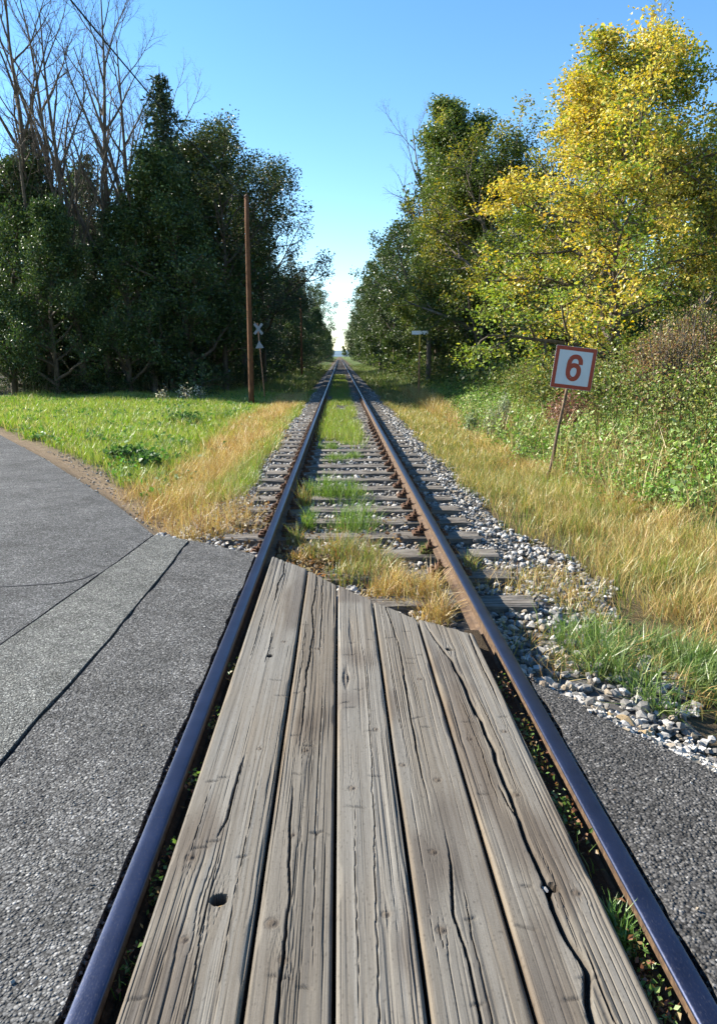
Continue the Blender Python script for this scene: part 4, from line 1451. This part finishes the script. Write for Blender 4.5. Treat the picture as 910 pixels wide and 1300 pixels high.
# right side, near to far
tree('maple_tree', 'maple', (6.75, 19.0), 2.9, 1.10, 'big yellow autumn maple behind the number sign', sz=1.0)
tree('broadleaf_tree', 'broad_green', (7.2, 38.5), 2.6, 1.30, 'tall dark green pointed tree left of the yellow maple', sz=1.22)
tree('broadleaf_tree', 'broad_turning', (6.3, 35.0), 2.0, 1.05, 'smaller green tree with yellowing leaves in front of the tall pointed tree')
tree('broadleaf_tree', 'broad_turning', (10.2, 21.5), 4.0, 0.66, 'green-yellow tree at the right edge behind the maple')
tree('bare_tree', 'bare_b', (8.0, 27.0), 0.3, 0.74, 'leafless grey tree whose twigs rise between maple and pointed tree')
tree('bare_tree', 'bare_b', (5.2, 45.5), 2.3, 1.02, 'leafless tree whose twigs stick out left of the tall pointed tree')
tree('broadleaf_tree', 'broad_turning', (8.6, 25.0), 5.0, 0.8, 'green-yellow tree filling the gap behind the maple trunk')
tree('broadleaf_tree', 'broad_green', (9.0, 31.0), 5.5, 0.95, 'dark green tree deep behind the maple and the leafless tree')
tree('broadleaf_tree', 'broad_green', (12.0, 24.0), 0.7, 0.58, 'dark green tree behind the right edge of the maple')
RW = [(7.4, 44), (6.6, 49), (6.9, 55), (6.4, 62), (6.2, 70), (5.6, 80), (4.7, 91), (5.2, 101), (4.9, 112), (4.9, 125), (5.0, 140), (5.0, 158), (5.1, 178), (5.1, 200), (5.2, 225), (5.2, 255), (5.3, 290), (5.3, 330), (5.4, 370)]
rt = random.Random(8)
ORD = ['first', 'second', 'third', 'fourth', 'fifth', 'sixth', 'seventh', 'eighth', 'ninth', 'tenth', 'eleventh', 'twelfth']
LR = 'far green tree in the wall of trees receding along the right side'
for q, (tx, ty) in enumerate(RW):
    tree('broadleaf_tree', 'wall' if ty > 60 or q % 2 else 'broad_green', (tx, ty), rt.uniform(0, 6.28), rt.uniform(0.86, 0.98) * (1.15 if ty < 60 and q % 2 == 0 else 1), ORD[q] + ' tree beyond the T-shaped sign in the right wall of trees' if q < 10 else LR, group='tree wall right of the track', sz=None)
for ty in np.concatenate([np.arange(33, 120, 6.0), np.arange(125, 260, 16.0)]):
    tree('broadleaf_tree', rt.choice(['wall', 'broad_green', 'oak']), (rt.uniform(10, 14), ty + rt.uniform(-1, 1)), rt.uniform(0, 6.28), rt.uniform(0.7, 0.9), 'tree half hidden behind the front row on the right', group='back row of trees on the right')

# left side
tree('bare_tree', 'bare_a', (-11.2, 36.6), 0.5, 1.0, 'tall leafless many-stemmed tree rising above the left forest edge')
tree('bare_tree', 'bare_a', (-13.6, 36.2), 2.6, 1.05, 'tall leafless tree at the far left edge of the forest')
tree('bare_tree', 'bare_b', (-9.6, 38.5), 1.6, 1.0, 'leafless tree with leaning twigs beside the spruce')
tree('bare_tree', 'bare_b', (-12.2, 38.0), 4.0, 1.12, 'leafless tree between the two tallest bare trees at upper left')
tree('bare_tree', 'bare_a', (-10.4, 40.0), 4.4, 0.95, 'leafless tree behind the dense glossy green tree')
tree('bare_tree', 'bare_b', (-13.2, 39.5), 5.0, 1.15, 'leafless tree at upper left behind the tallest bare tree')
tree('bare_tree', 'bare_a', (-12.0, 35.9), 3.5, 0.92, 'foremost leafless tree at the far left forest edge')
tree('bare_tree', 'bare_b', (-8.9, 36.4), 3.3, 1.05, 'leafless tree whose stems stand just left of the narrow spruce')
tree('spruce_tree', 'spruce', (-8.3, 37.4), 0.0, 1.0, 'narrow dark spruce standing above the left forest edge', sz=1.02)
tree('spruce_tree', 'spruce', (-14.3, 37.5), 2.0, 1.0, 'dark spruce at the far left edge below the bare branches', sz=0.86)
tree('spruce_tree', 'spruce_far', (-12.4, 39.5), 1.0, 0.85, 'shorter dark spruce between the bare trees at upper left')
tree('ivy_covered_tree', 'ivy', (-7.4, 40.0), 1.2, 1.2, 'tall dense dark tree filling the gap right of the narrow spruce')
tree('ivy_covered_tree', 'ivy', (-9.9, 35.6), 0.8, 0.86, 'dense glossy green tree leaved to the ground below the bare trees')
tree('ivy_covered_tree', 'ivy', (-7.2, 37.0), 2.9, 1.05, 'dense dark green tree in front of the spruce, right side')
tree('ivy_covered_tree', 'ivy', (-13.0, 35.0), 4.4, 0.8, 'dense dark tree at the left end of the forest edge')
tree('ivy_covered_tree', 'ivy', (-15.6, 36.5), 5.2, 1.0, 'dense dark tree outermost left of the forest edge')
tree('oak_tree', 'oak', (-6.0, 39.5), 0.2, 1.03, 'thin-crowned oak behind the wooden pole')
tree('oak_tree', 'oak', (-5.6, 45.0), 1.9, 1.12, 'second thin-crowned oak right of the wooden pole')
tree('oak_tree', 'oak', (-5.2, 51.5), 3.4, 1.10, 'third thin-crowned oak in the left tree row, farther off')
LL = 'far dark tree in the forest wall receding along the left side'
for q, ty in enumerate(np.concatenate([np.arange(43, 100, 5.0), np.arange(104, 180, 8.0), np.arange(190, 430, 14.0)])):
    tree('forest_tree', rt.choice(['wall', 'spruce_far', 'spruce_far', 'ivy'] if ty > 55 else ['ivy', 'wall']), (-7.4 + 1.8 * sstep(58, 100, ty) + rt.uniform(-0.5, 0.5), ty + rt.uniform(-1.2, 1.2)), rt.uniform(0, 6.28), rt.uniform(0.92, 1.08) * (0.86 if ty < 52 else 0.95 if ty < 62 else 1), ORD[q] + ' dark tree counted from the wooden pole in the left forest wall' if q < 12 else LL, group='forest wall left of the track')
LB = 'dark tree deeper in the left forest behind the front row'
for ty in np.arange(41, 100, 7.0):
    for tx in (-11.5, -16.5, -21.5):
        tree('forest_tree', rt.choice(['wall', 'ivy', 'spruce_far', 'oak']), (tx + rt.uniform(-1.3, 1.3), ty + rt.uniform(-1.5, 1.5)), rt.uniform(0, 6.28), rt.uniform(0.8, 1.0) * (0.8 if ty < 44 else 1), LB, group='deeper trees of the left forest')

# slim trunks seen in the gloom of the left forest edge
r3 = np.random.default_rng(77)
VV = []
for k in range(26):
    tx, ty = r3.uniform(-16, -5.5), r3.uniform(36.5, 42)
    h = r3.uniform(3, 7)
    b = np.array([tx, ty, float(ground_z(tx, ty)) - 0.1])
    VV.append(np.array([b, b + [r3.normal() * 0.2, r3.normal() * 0.2, h * 0.5], b + [r3.normal() * 0.5, r3.normal() * 0.5, h]]))
for q, ln in enumerate(VV):
    o = link('sapling', tube_mesh('sapling', ln, [0.05, 0.04, 0.015], 6, M['bark_grey']))
    tag(o, 'slim bare trunk standing in the gloom of the left forest edge', 'sapling', 'slim trunks in the left forest edge')


# ------------------------------------------------------------------ shrubs and ground cover
def shrub_mass(name, label, x, y, h, per, size, cols, seed, mat='leaf', cat='undergrowth', spread=0.16, w=None, up=0.8, top=0.35):
    r = np.random.default_rng(seed)
    n = len(x)
    z = ground_z(x, y)
    k = np.repeat(np.arange(n), per)
    f = r.random(len(k)) ** top
    P = np.c_[x[k], y[k], z[k] + h[k] * f] + r.normal(size=(len(k), 3)) * np.array([spread, spread, spread * 0.4])
    V, F = leaf_geo(P, size, r, up)
    c = palette(len(k), cols, r, 0.22, w) * (0.8 + 0.4 * r.random(n))[k][:, None]
    # stems
    P2 = np.stack([np.c_[x, y, z - 0.03], np.c_[x + r.normal(size=n) * 0.05, y + r.normal(size=n) * 0.05, z + h * 0.55], np.c_[x + r.normal(size=n) * 0.1, y + r.normal(size=n) * 0.1, z + h]], 1)
    Vs_, Fs_ = tubes(P2, np.tile(np.array([[0.008, 0.006, 0.003]]), (n, 1)), 3)
    V2, F2 = join([(V, F), (Vs_, Fs_)])
    cs = np.concatenate([np.repeat(c, 4, 0), np.tile(np.array([[0.16, 0.13, 0.06]]), (len(Vs_), 1))])
    o = link(name, np_mesh(name, V2, F2, M[mat], cs))
    return tag(o, label, cat, kind='stuff')


def bank_edge(b):
    return np.interp(b, [4, 7, 9, 11, 13, 16, 20, 28, 40], [4.2, 4.0, 3.75, 3.6, 3.25, 3.2, 3.3, 3.8, 4.3])


x, y = scatter(7600, 2.6, 12, 5, 40, r2, lambda a, b: sstep(-0.25, 0.25, a - bank_edge(b) + 0.5 * (vn(a * 1.3, b * 1.3, 52) - 0.5)) * (a < bank_edge(b) + 4) * np.clip(14 / b, 0.25, 1) * (a < 0.52 * b + 2))
hh = (0.28 + 0.42 * vn(x * 1.4, y * 1.4, 53)) * (0.55 + 0.45 * sstep(0, 1.2, x - bank_edge(y)))
shrub_mass('nettle_cover', 'dense green nettles and weeds covering the bank right of the track', x, y, hh, 42, 0.05, [(0.12, 0.22, 0.04), (0.17, 0.28, 0.06), (0.23, 0.29, 0.08), (0.30, 0.30, 0.12)], 201, w=[0.35, 0.35, 0.2, 0.1])
x, y = scatter(3400, 4, 13, 9, 26, r2, lambda a, b: sstep(0.3, 1.2, a - bank_edge(b) - 0.6) * (a < 0.52 * b + 2) * (a < bank_edge(b) + 5) * np.clip(15 / b, 0.3, 1) * (b < 24))
hh = 0.8 + 0.9 * vn(x * 0.9, y * 0.9, 54)
shrub_mass('bramble_thicket', 'tangled olive and reddish brambles behind the nettles on the right', x, y, hh, 40, 0.052, [(0.15, 0.20, 0.05), (0.22, 0.23, 0.06), (0.20, 0.11, 0.06), (0.28, 0.24, 0.10), (0.09, 0.14, 0.03)], 202, w=[0.36, 0.27, 0.07, 0.08, 0.22], spread=0.22)
# the same along both tree rows far down the line
x, y = scatter(6000, -12, 12, 60, 300, r2, lambda a, b: ((a < -5.2) | (a > 4.3)) * np.clip(60 / b, 0.1, 1))
shrub_mass('forest_undergrowth', 'dark undergrowth below the distant tree rows on both sides', x, y, 0.6 + 1.9 * vn(x * 0.6, y * 0.3, 58), 16, 0.30, [(0.045, 0.075, 0.02), (0.06, 0.095, 0.022), (0.09, 0.11, 0.03)], 205, spread=0.45)
x, y = scatter(420, 3.0, 9, 6, 26, r2, lambda a, b: sstep(-0.35, 0.1, a - bank_edge(b)) * (a < bank_edge(b) + 2.5) * np.clip(13 / b, 0.3, 1) * (a < 0.52 * b + 2))
shrub_mass('bank_weeds', 'taller light green weeds standing out of the nettle bank', x, y, 0.45 + 0.40 * r2.random(len(x)), 26, 0.078, [(0.16, 0.26, 0.06), (0.24, 0.32, 0.10), (0.30, 0.33, 0.14)], 206, spread=0.10)
x, y = scatter(9000, 3.0, 8, 6, 22, r2, lambda a, b: sstep(-0.5, -0.1, a - bank_edge(b)) * (a < bank_edge(b) + 2.8) * (fbm(a * 1.2, b * 1.2, 59) > 0.5) * np.clip(10 / b, 0.3, 1))
grass_obj('dry_stalks', 'dead pale stalks standing among the nettles on the right bank', x, y, 0.85, 0.006, DRYS[:3] + [(0.30, 0.20, 0.10)], r2, 0.35, mat='straw')
x, y = scatter(26000, 1.7, 4.4, 5, 14, r2, lambda a, b: dry_right(a, b) * (fbm(a * 1.6, b * 1.6, 49) > 0.60) * 0.8)
grass_obj('verge_grass', 'green grass clumps scattered through the bleached straw on the right', x, y, 0.26, 0.0055, GREENS + OLIVE, r2, 0.5)
x, y = scatter(1500, 5.5, 16, 29, 50, r2, lambda a, b: 1.0 * (a > 6.0 + 0.6 * vn(b * 0.5, a * 0, 63)))
shrub_mass('forest_thicket', 'dark tall thicket closing the view behind the right-hand trees', x, y, 1.6 + 2.2 * vn(x * 0.5, y * 0.5, 62), 40, 0.17, [(0.035, 0.06, 0.016), (0.05, 0.08, 0.02), (0.075, 0.095, 0.025)], 207, spread=0.35, top=0.7)
# undergrowth below both tree rows
x, y = scatter(2400, -17, -4.8, 34.5, 60, r2, lambda a, b: (b > np.interp(a, [-17, -12, -9, -6, -5], [34.5, 34.5, 35, 38, 41])) * np.clip(38 / b, 0.3, 1) ** 3)
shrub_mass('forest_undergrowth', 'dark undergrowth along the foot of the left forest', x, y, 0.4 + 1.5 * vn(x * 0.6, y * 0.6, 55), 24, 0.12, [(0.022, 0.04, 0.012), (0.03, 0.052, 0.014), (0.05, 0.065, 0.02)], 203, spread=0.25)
x, y = scatter(2600, 3.2, 11, 24, 90, r2, lambda a, b: sstep(4.3, 5.2, a + 0.8 * (vn(b * 0.4, a * 0, 57) - 0.5)) * np.clip(30 / b, 0.2, 1) ** 1.5)
shrub_mass('forest_undergrowth', 'dark leafy undergrowth below the trees right of the track', x, y, 0.4 + 1.1 * vn(x * 0.6, y * 0.6, 56), 24, 0.13, [(0.05, 0.085, 0.02), (0.07, 0.11, 0.025), (0.12, 0.13, 0.04)], 204, spread=0.25)


def bush(name, loc, h, rad, n_stem, per, size, cols, seed, label, w=None, mat='leaf', spread=0.10):
    r = np.random.default_rng(seed)
    z0 = float(ground_z(loc[0], loc[1]))
    L, tips = [], []
    for k in range(n_stem):
        a = r.uniform(0, 6.28)
        q = rad * math.sqrt(r.random())
        hh_ = h * (1 - 0.45 * (q / rad) ** 2) * r.uniform(0.75, 1.08)
        e = np.array([q * math.cos(a), q * math.sin(a), hh_])
        p = np.array([0.25 * e[0] + r.normal() * 0.04, 0.25 * e[1] + r.normal() * 0.04, -0.05])
        mid = (p + e) / 2 + np.array([r.normal() * 0.06, r.normal() * 0.06, 0.08 * h])
        m2 = (mid + e) / 2 + r.normal(size=3) * 0.04
        L.append([p, mid, m2, e])
        for t in r.random(per):
            tips.append((mid + (e - mid) * t) if t > 0.25 else (p + (mid - p) * (0.3 + 0.7 * r.random())))
    V, F = tubes(np.array(L), np.tile(np.array([[0.014, 0.010, 0.007, 0.003]]) * (0.6 + h * 0.3), (len(L), 1)), 4)
    e = link(name, None, loc=(loc[0], loc[1], z0))
    link('stems', np_mesh('stems', V, F, M['bark_grey'], smooth=True), e)
    P = np.array(tips) + r.normal(size=(len(tips), 3)) * spread
    P[:, 2] = np.maximum(P[:, 2], 0.02)
    V, F = leaf_geo(P, size, r, 0.6)
    link('foliage', np_mesh('foliage', V, F, M[mat], np.repeat(palette(len(P), cols, r, 0.22, w), 4, 0)), e)
    return tag(e, label, 'bush')


BR = [(0.20, 0.12, 0.06), (0.27, 0.17, 0.08), (0.14, 0.09, 0.05), (0.22, 0.20, 0.07)]
bush('brown_shrub', (6.1, 14.2), 2.1, 0.9, 90, 60, 0.045, BR, 301, 'brown withered shrub at the right edge below the maple', spread=0.09)
bush('brown_shrub', (7.2, 15.4), 2.3, 0.9, 70, 60, 0.05, BR + [(0.16, 0.19, 0.05)], 302, 'second brown shrub at the very right edge, half out of the picture')
bush('hazel_bush', (7.2, 16.2), 2.2, 1.2, 80, 60, 0.07, [(0.16, 0.20, 0.05), (0.25, 0.24, 0.06), (0.33, 0.28, 0.07)], 303, 'yellow-green bush below the maple, right of the number sign')
bush('hazel_bush', (5.1, 17.3), 1.5, 0.9, 70, 60, 0.07, [(0.10, 0.14, 0.035), (0.17, 0.19, 0.05), (0.28, 0.26, 0.07)], 304, 'low green-yellow bush under the left side of the maple')
bush('reddish_bush', (4.55, 15.2), 1.0, 0.5, 50, 50, 0.055, [(0.20, 0.10, 0.07), (0.25, 0.15, 0.10), (0.12, 0.07, 0.05)], 305, 'small reddish-brown bush left of the number sign')
# tall pale mugwort weeds
for q, (mx, my, mh) in enumerate([(3.62, 17.4, 1.0), (3.78, 17.8, 1.15), (3.35, 17.3, .75), (3.9, 18.2, .9), (3.1, 18.6, .6)]):
    bush('mugwort_plant', (mx, my), mh, 0.14, 7, 60, 0.05, [(0.22, 0.27, 0.15), (0.28, 0.33, 0.20), (0.18, 0.22, 0.10)], 310 + q, ['tall pale grey-green weed, middle of the cluster left of the number sign', 'tallest pale grey-green weed left of the number sign', 'short pale weed at the left of the grey-green cluster', 'pale weed at the right of the grey-green cluster', 'lowest pale weed standing apart left of the cluster'][q], spread=0.05)
# dark leafy weeds of the meadow
for q, (mx, my, mh, mr) in enumerate([(-4.0, 13.5, .28, .38), (-4.3, 20.6, .35, .6), (-3.5, 13.0, .2, .25)]):
    bush('dock_plant', (mx, my), mh, mr, 40, 16, 0.10, [(0.04, 0.09, 0.022), (0.06, 0.13, 0.03), (0.10, 0.17, 0.05)], 330 + q, ['dark green dock plant in the meadow near the lane', 'wide dark leafy weed patch in mid meadow before the pole', 'small dark weed right of the dock plant by the lane'][q], spread=0.06)
# pale flower heads at the shaded meadow end
for q, (mx, my) in enumerate([(-6.1, 30.0), (-5.7, 30.6), (-6.6, 31.0), (-7.2, 30.2)]):
    bush('umbel_plant', (mx, my), 0.75, 0.22, 9, 8, 0.07, [(0.62, 0.60, 0.48), (0.50, 0.47, 0.30)], 340 + q, ['withered pale umbel flower nearest the pole at the meadow end', 'second pale umbel flower at the shaded meadow end', 'third pale umbel flower from the pole at the meadow end', 'leftmost pale umbel flower at the shaded meadow end'][q], spread=0.08)


# ------------------------------------------------------------------ poles and signs
def rod(name, path, radii, sides, mat, parent):
    return link(name, tube_mesh(name, path, radii, sides, mat), parent)


def pole(loc, label, lean, h=7.25):
    z = float(ground_z(*loc))
    e = link('telegraph_pole', None, loc=(loc[0], loc[1], z))
    path = [(lean * t * h, 0, -0.3 + (h + 0.3) * t) for t in np.linspace(0, 1, 9)]
    rod('pole', path, np.linspace(0.108, 0.078, 9), 16, M['pole_wood'], e)
    top = np.array(path[-1])
    rod('cap', [top, top + [0, 0, 0.03], top + [0, 0, 0.10]], [0.084, 0.082, 0.01], 16, M['rust_dark'], e)
    ins = rod('bracket', [top + [0.06, 0, -0.28], top + [0.20, 0, -0.28], top + [0.22, 0, -0.20]], [0.012, 0.012, 0.012], 6, M['rust_dark'], e)
    i2 = rod('insulator', [(0.22, 0, -0.22), (0.22, 0, -0.20), (0.22, 0, -0.14), (0.22, 0, -0.12)], [0.022, 0.035, 0.028, 0.014], 10, M['insulator'], ins)
    i2.location = top
    return tag(e, label, 'pole'), Vector((loc[0], loc[1], z)) + Vector(top)


p1, t1 = pole((-3.52, 29.2), 'tall brown wooden telegraph pole at the meadow edge left of the track', 0.004, 7.6)
p2, t2 = pole((-3.75, 73.5), 'second wooden telegraph pole far off in the shade of the left forest', 0.0, 7.4)


def cable(a, b, sag, label):
    a, b = np.array(a), np.array(b)
    t = np.linspace(0, 1, 60)[:, None]
    pts = a * (1 - t) + b * t
    pts[:, 2] -= (4 * sag * t * (1 - t))[:, 0]
    o = link('cable', tube_mesh('cable', pts, np.full(60, 0.014), 6, M['cable']))
    tag(o, label, 'cable')


cable(t1 + Vector((0.0, 0, -0.08)), (-4.55, -12.0, 7.3), 0.72, 'black overhead cable rising to the upper left from the wooden pole')
cable(t1 + Vector((0.02, 0, -0.12)), t2 + Vector((0.02, 0, -0.12)), 0.5, 'black cable strung from the near pole to the far pole')


# number sign
def rot2(x, y, a):
    return x * math.cos(a) - y * math.sin(a), x * math.sin(a) + y * math.cos(a)


sx, sy = 3.15, 11.55
sz = float(ground_z(sx, sy))
sign = link('number_sign', None, loc=(sx, sy, sz))
tag(sign, 'leaning square white sign with red border and a red number six', 'sign')
W = 0.635
a = -math.radians(6.6)
cxs, czs = 0.295, 1.36 - sz       # plate centre above the post foot
rod('post', [(0, 0.03, -0.3), (0.0, 0.03, 0.0), (0.004, 0.03, 0.08), (-0.004, 0.03, 0.16), (0.03, 0.03, 0.26), (0.12, 0.03, 0.9), (cxs - 0.075, 0.03, czs - W / 2 + 0.02), (cxs - 0.03, 0.03, czs + 0.18)], [0.026, 0.026, 0.024, 0.025, 0.024, 0.024, 0.024, 0.024], 10, M['post_metal'], sign)


def plate(name, pts, y0, y1, mat, parent, loc, ang):
    n = len(pts)
    P = [rot2(px_, pz_, ang) for px_, pz_ in pts]
    V = [(p[0], y0, p[1]) for p in P] + [(p[0], y1, p[1]) for p in P]
    F = [tuple(range(n)), tuple(range(n, 2 * n))[::-1]] + [(i, i + n, (i + 1) % n + n, (i + 1) % n) for i in range(n)]
    me = bpy.data.meshes.new(name)
    me.from_pydata(V, [], F)
    me.materials.append(mat)
    import bmesh
    bm = bmesh.new()
    bm.from_mesh(me)
    bmesh.ops.recalc_face_normals(bm, faces=bm.faces)
    bm.to_mesh(me)
    bm.free()
    return link(name, me, parent, loc)


def rsq(h, r=0.012, k=4):
    pts = []
    for cx_, cy_, a0 in ((h - r, h - r, 0), (-h + r, h - r, 90), (-h + r, -h + r, 180), (h - r, -h + r, 270)):
        for j in range(k + 1):
            t = math.radians(a0 + 90 * j / k)
            pts.append((cx_ + r * math.cos(t), cy_ + r * math.sin(t)))
    return pts


pl = plate('panel', rsq(W / 2), 0.0, 0.003, M['sign_white'], sign, (cxs, 0, czs), a)
# red border: a frame of four bars, mitred, 2 mm proud
ho, hi = W / 2 - 0.004, W / 2 - 0.060
for (ax_, az), (bx_, bz) in (((-1, 1), (1, 1)), ((1, 1), (1, -1)), ((1, -1), (-1, -1)), ((-1, -1), (-1, 1))):
    plate('border', [(ax_ * ho, az * ho), (bx_ * ho, bz * ho), (bx_ * hi, bz * hi), (ax_ * hi, az * hi)], -0.002, -0.0003, M['sign_red'], sign, (cxs, 0, czs), a)
six = np.array([(.150, .085), (.150, .13), (.132, .19), (.085, .24), (.02, .255), (-.05, .24), (-.10, .195), (-.128, .12), (-.135, .02), (-.135, -.08), (-.118, -.16), (-.07, -.22), (.0, -.245), (.07, -.225), (.118, -.165), (.135, -.09), (.122, -.01), (.075, .045), (.005, .062), (-.06, .045), (-.108, .0), (-.128, -.06)])
t = np.arange(len(six))
tt = np.linspace(0, len(six) - 1, 90)


def catmull(p, tt):
    i = np.clip(tt.astype(int), 0, len(p) - 2)
    f = (tt - i)[:, None]
    g = lambda k: p[np.clip(k, 0, len(p) - 1)]
    a_, b_, c_, d_ = g(i - 1), g(i), g(i + 1), g(i + 2)
    return 0.5 * ((2 * b_) + (-a_ + c_) * f + (2 * a_ - 5 * b_ + 4 * c_ - d_) * f ** 2 + (-a_ + 3 * b_ - 3 * c_ + d_) * f ** 3)


cv = catmull(six, tt) * W * np.array([0.97, 1.06])
tg = np.gradient(cv, axis=0)
nr = np.stack([-tg[:, 1], tg[:, 0]], -1) / np.hypot(tg[:, 0], tg[:, 1])[:, None]
hwid = 0.054 * W
Lp, Rp = cv + nr * hwid, cv - nr * hwid
V, F = [], []
for k in range(90):
    for (qx, qz) in (Lp[k], Rp[k]):
        rx, rz = rot2(qx, qz, a)
        dy = 0.00012 * k / 90
        V += [(rx, -0.0025 - dy, rz), (rx, -0.0005, rz)]
for k in range(89):
    b = k * 4
    F += [(b, b + 2, b + 6, b + 4), (b, b + 4, b + 5, b + 1), (b + 2, b + 3, b + 7, b + 6)]
F += [(0, 1, 3, 2), (89 * 4, 89 * 4 + 2, 89 * 4 + 3, 89 * 4 + 1)]
me = bpy.data.meshes.new('numeral')
me.from_pydata(V, [], F)
me.materials.append(M['sign_red'])
o = link('numeral', me, sign, (cxs, 0, czs))
for bz in (-0.14, 0.14):
    rod('bolt', [(cxs - 0.06 - bz * 0.1, -0.006, czs + bz), (cxs - 0.06 - bz * 0.1, 0.0, czs + bz)], [0.009, 0.009], 6, M['sign_back'], sign)

# crossing sign seen from behind
cx_, cy_ = -3.42, 33.5
cz_ = float(ground_z(cx_, cy_))
cb = link('crossing_sign', None, loc=(cx_, cy_, cz_))
tag(cb, 'grey back of a leaning crossbuck and triangle sign beside the wooden pole', 'sign')
lean = -0.075
hp = 3.35


def cbp(z):
    return lean * z


rod('post', [(cbp(z) + 0.0, 0, z) for z in (-0.3, 1.0, 2.0, hp)], [0.03] * 4, 10, M['rust_post'], cb)
for sgn in (1, -1):
    plate('cross_arm', [(-0.28, -0.055), (0.28, -0.055), (0.28, 0.055), (-0.28, 0.055)], -0.034 - 0.004 * sgn, -0.031 - 0.004 * sgn, M['sign_back'], cb, (cbp(3.1) + 0.02, 0, 3.1), sgn * R(52))
plate('triangle', [(-0.19, -0.14), (0.19, -0.14), (0.0, 0.19)], -0.034, -0.031, M['sign_back'], cb, (cbp(2.42), 0, 2.42), 0.05)

# T-shaped line-side sign
tx_, ty_ = 3.58, 35.5
tz_ = float(ground_z(tx_, ty_))
ts = link('lineside_sign', None, loc=(tx_, ty_, tz_))
tag(ts, 'T-shaped grey board on a rusty yellow post right of the track', 'sign')
zt = 2.66 - tz_
rod('post', [(0, 0, -0.3), (0.0, 0, 1.0), (0.0, 0, zt - 0.95)], [0.04] * 3, 10, M['rust_post'], ts)
rod('post_top', [(0, 0, zt - 0.95), (0.005, 0, zt - 0.5), (0.01, 0, zt + 0.08)], [0.039] * 3, 10, M['post_yellow'], ts)
plate('board', [(-0.38, -0.085), (0.38, -0.085), (0.38, 0.085), (-0.38, 0.085)], -0.055, -0.046, M['sign_board'], ts, (0.01, 0, zt - 0.06), 0.01)

# ------------------------------------------------------------------ the far end of the line
hx = np.linspace(-2600, 2600, 90)
hz = 12 + 20 * fbm(hx / 420, hx * 0, 81, 4)
V = np.concatenate([np.c_[hx, np.full(90, 2400), np.full(90, -5)], np.c_[hx, np.full(90, 2700), hz], np.c_[hx, np.full(90, 3300), hz * 0.7]])
ii = np.arange(270).reshape(3, 90)
F = np.stack([ii[:-1, :-1], ii[:-1, 1:], ii[1:, 1:], ii[1:, :-1]], -1).reshape(-1, 4)
o = link('hills', np_mesh('hills', V, F, flat('hill_haze_blue', (0.10, 0.15, 0.19), 0.95, 0.1, 0.02, 0.3), smooth=True))  # bluish haze of distance put into the hill colour
tag(o, kind='structure')
tree('field_tree', 'broad_turning', (9.0, 460), 0.5, 1.1, 'small sunlit tree at the far right end of the line')
tree('field_tree', 'broad_green', (4.5, 640), 2.5, 1.0, 'tiny distant tree exactly where the rails vanish')
tree('field_tree', 'wall', (-9.0, 520), 1.5, 0.9, 'small tree at the far left end of the line')
print('tris', sum(len(m.loops) - 2 * len(m.polygons) for m in bpy.data.meshes))
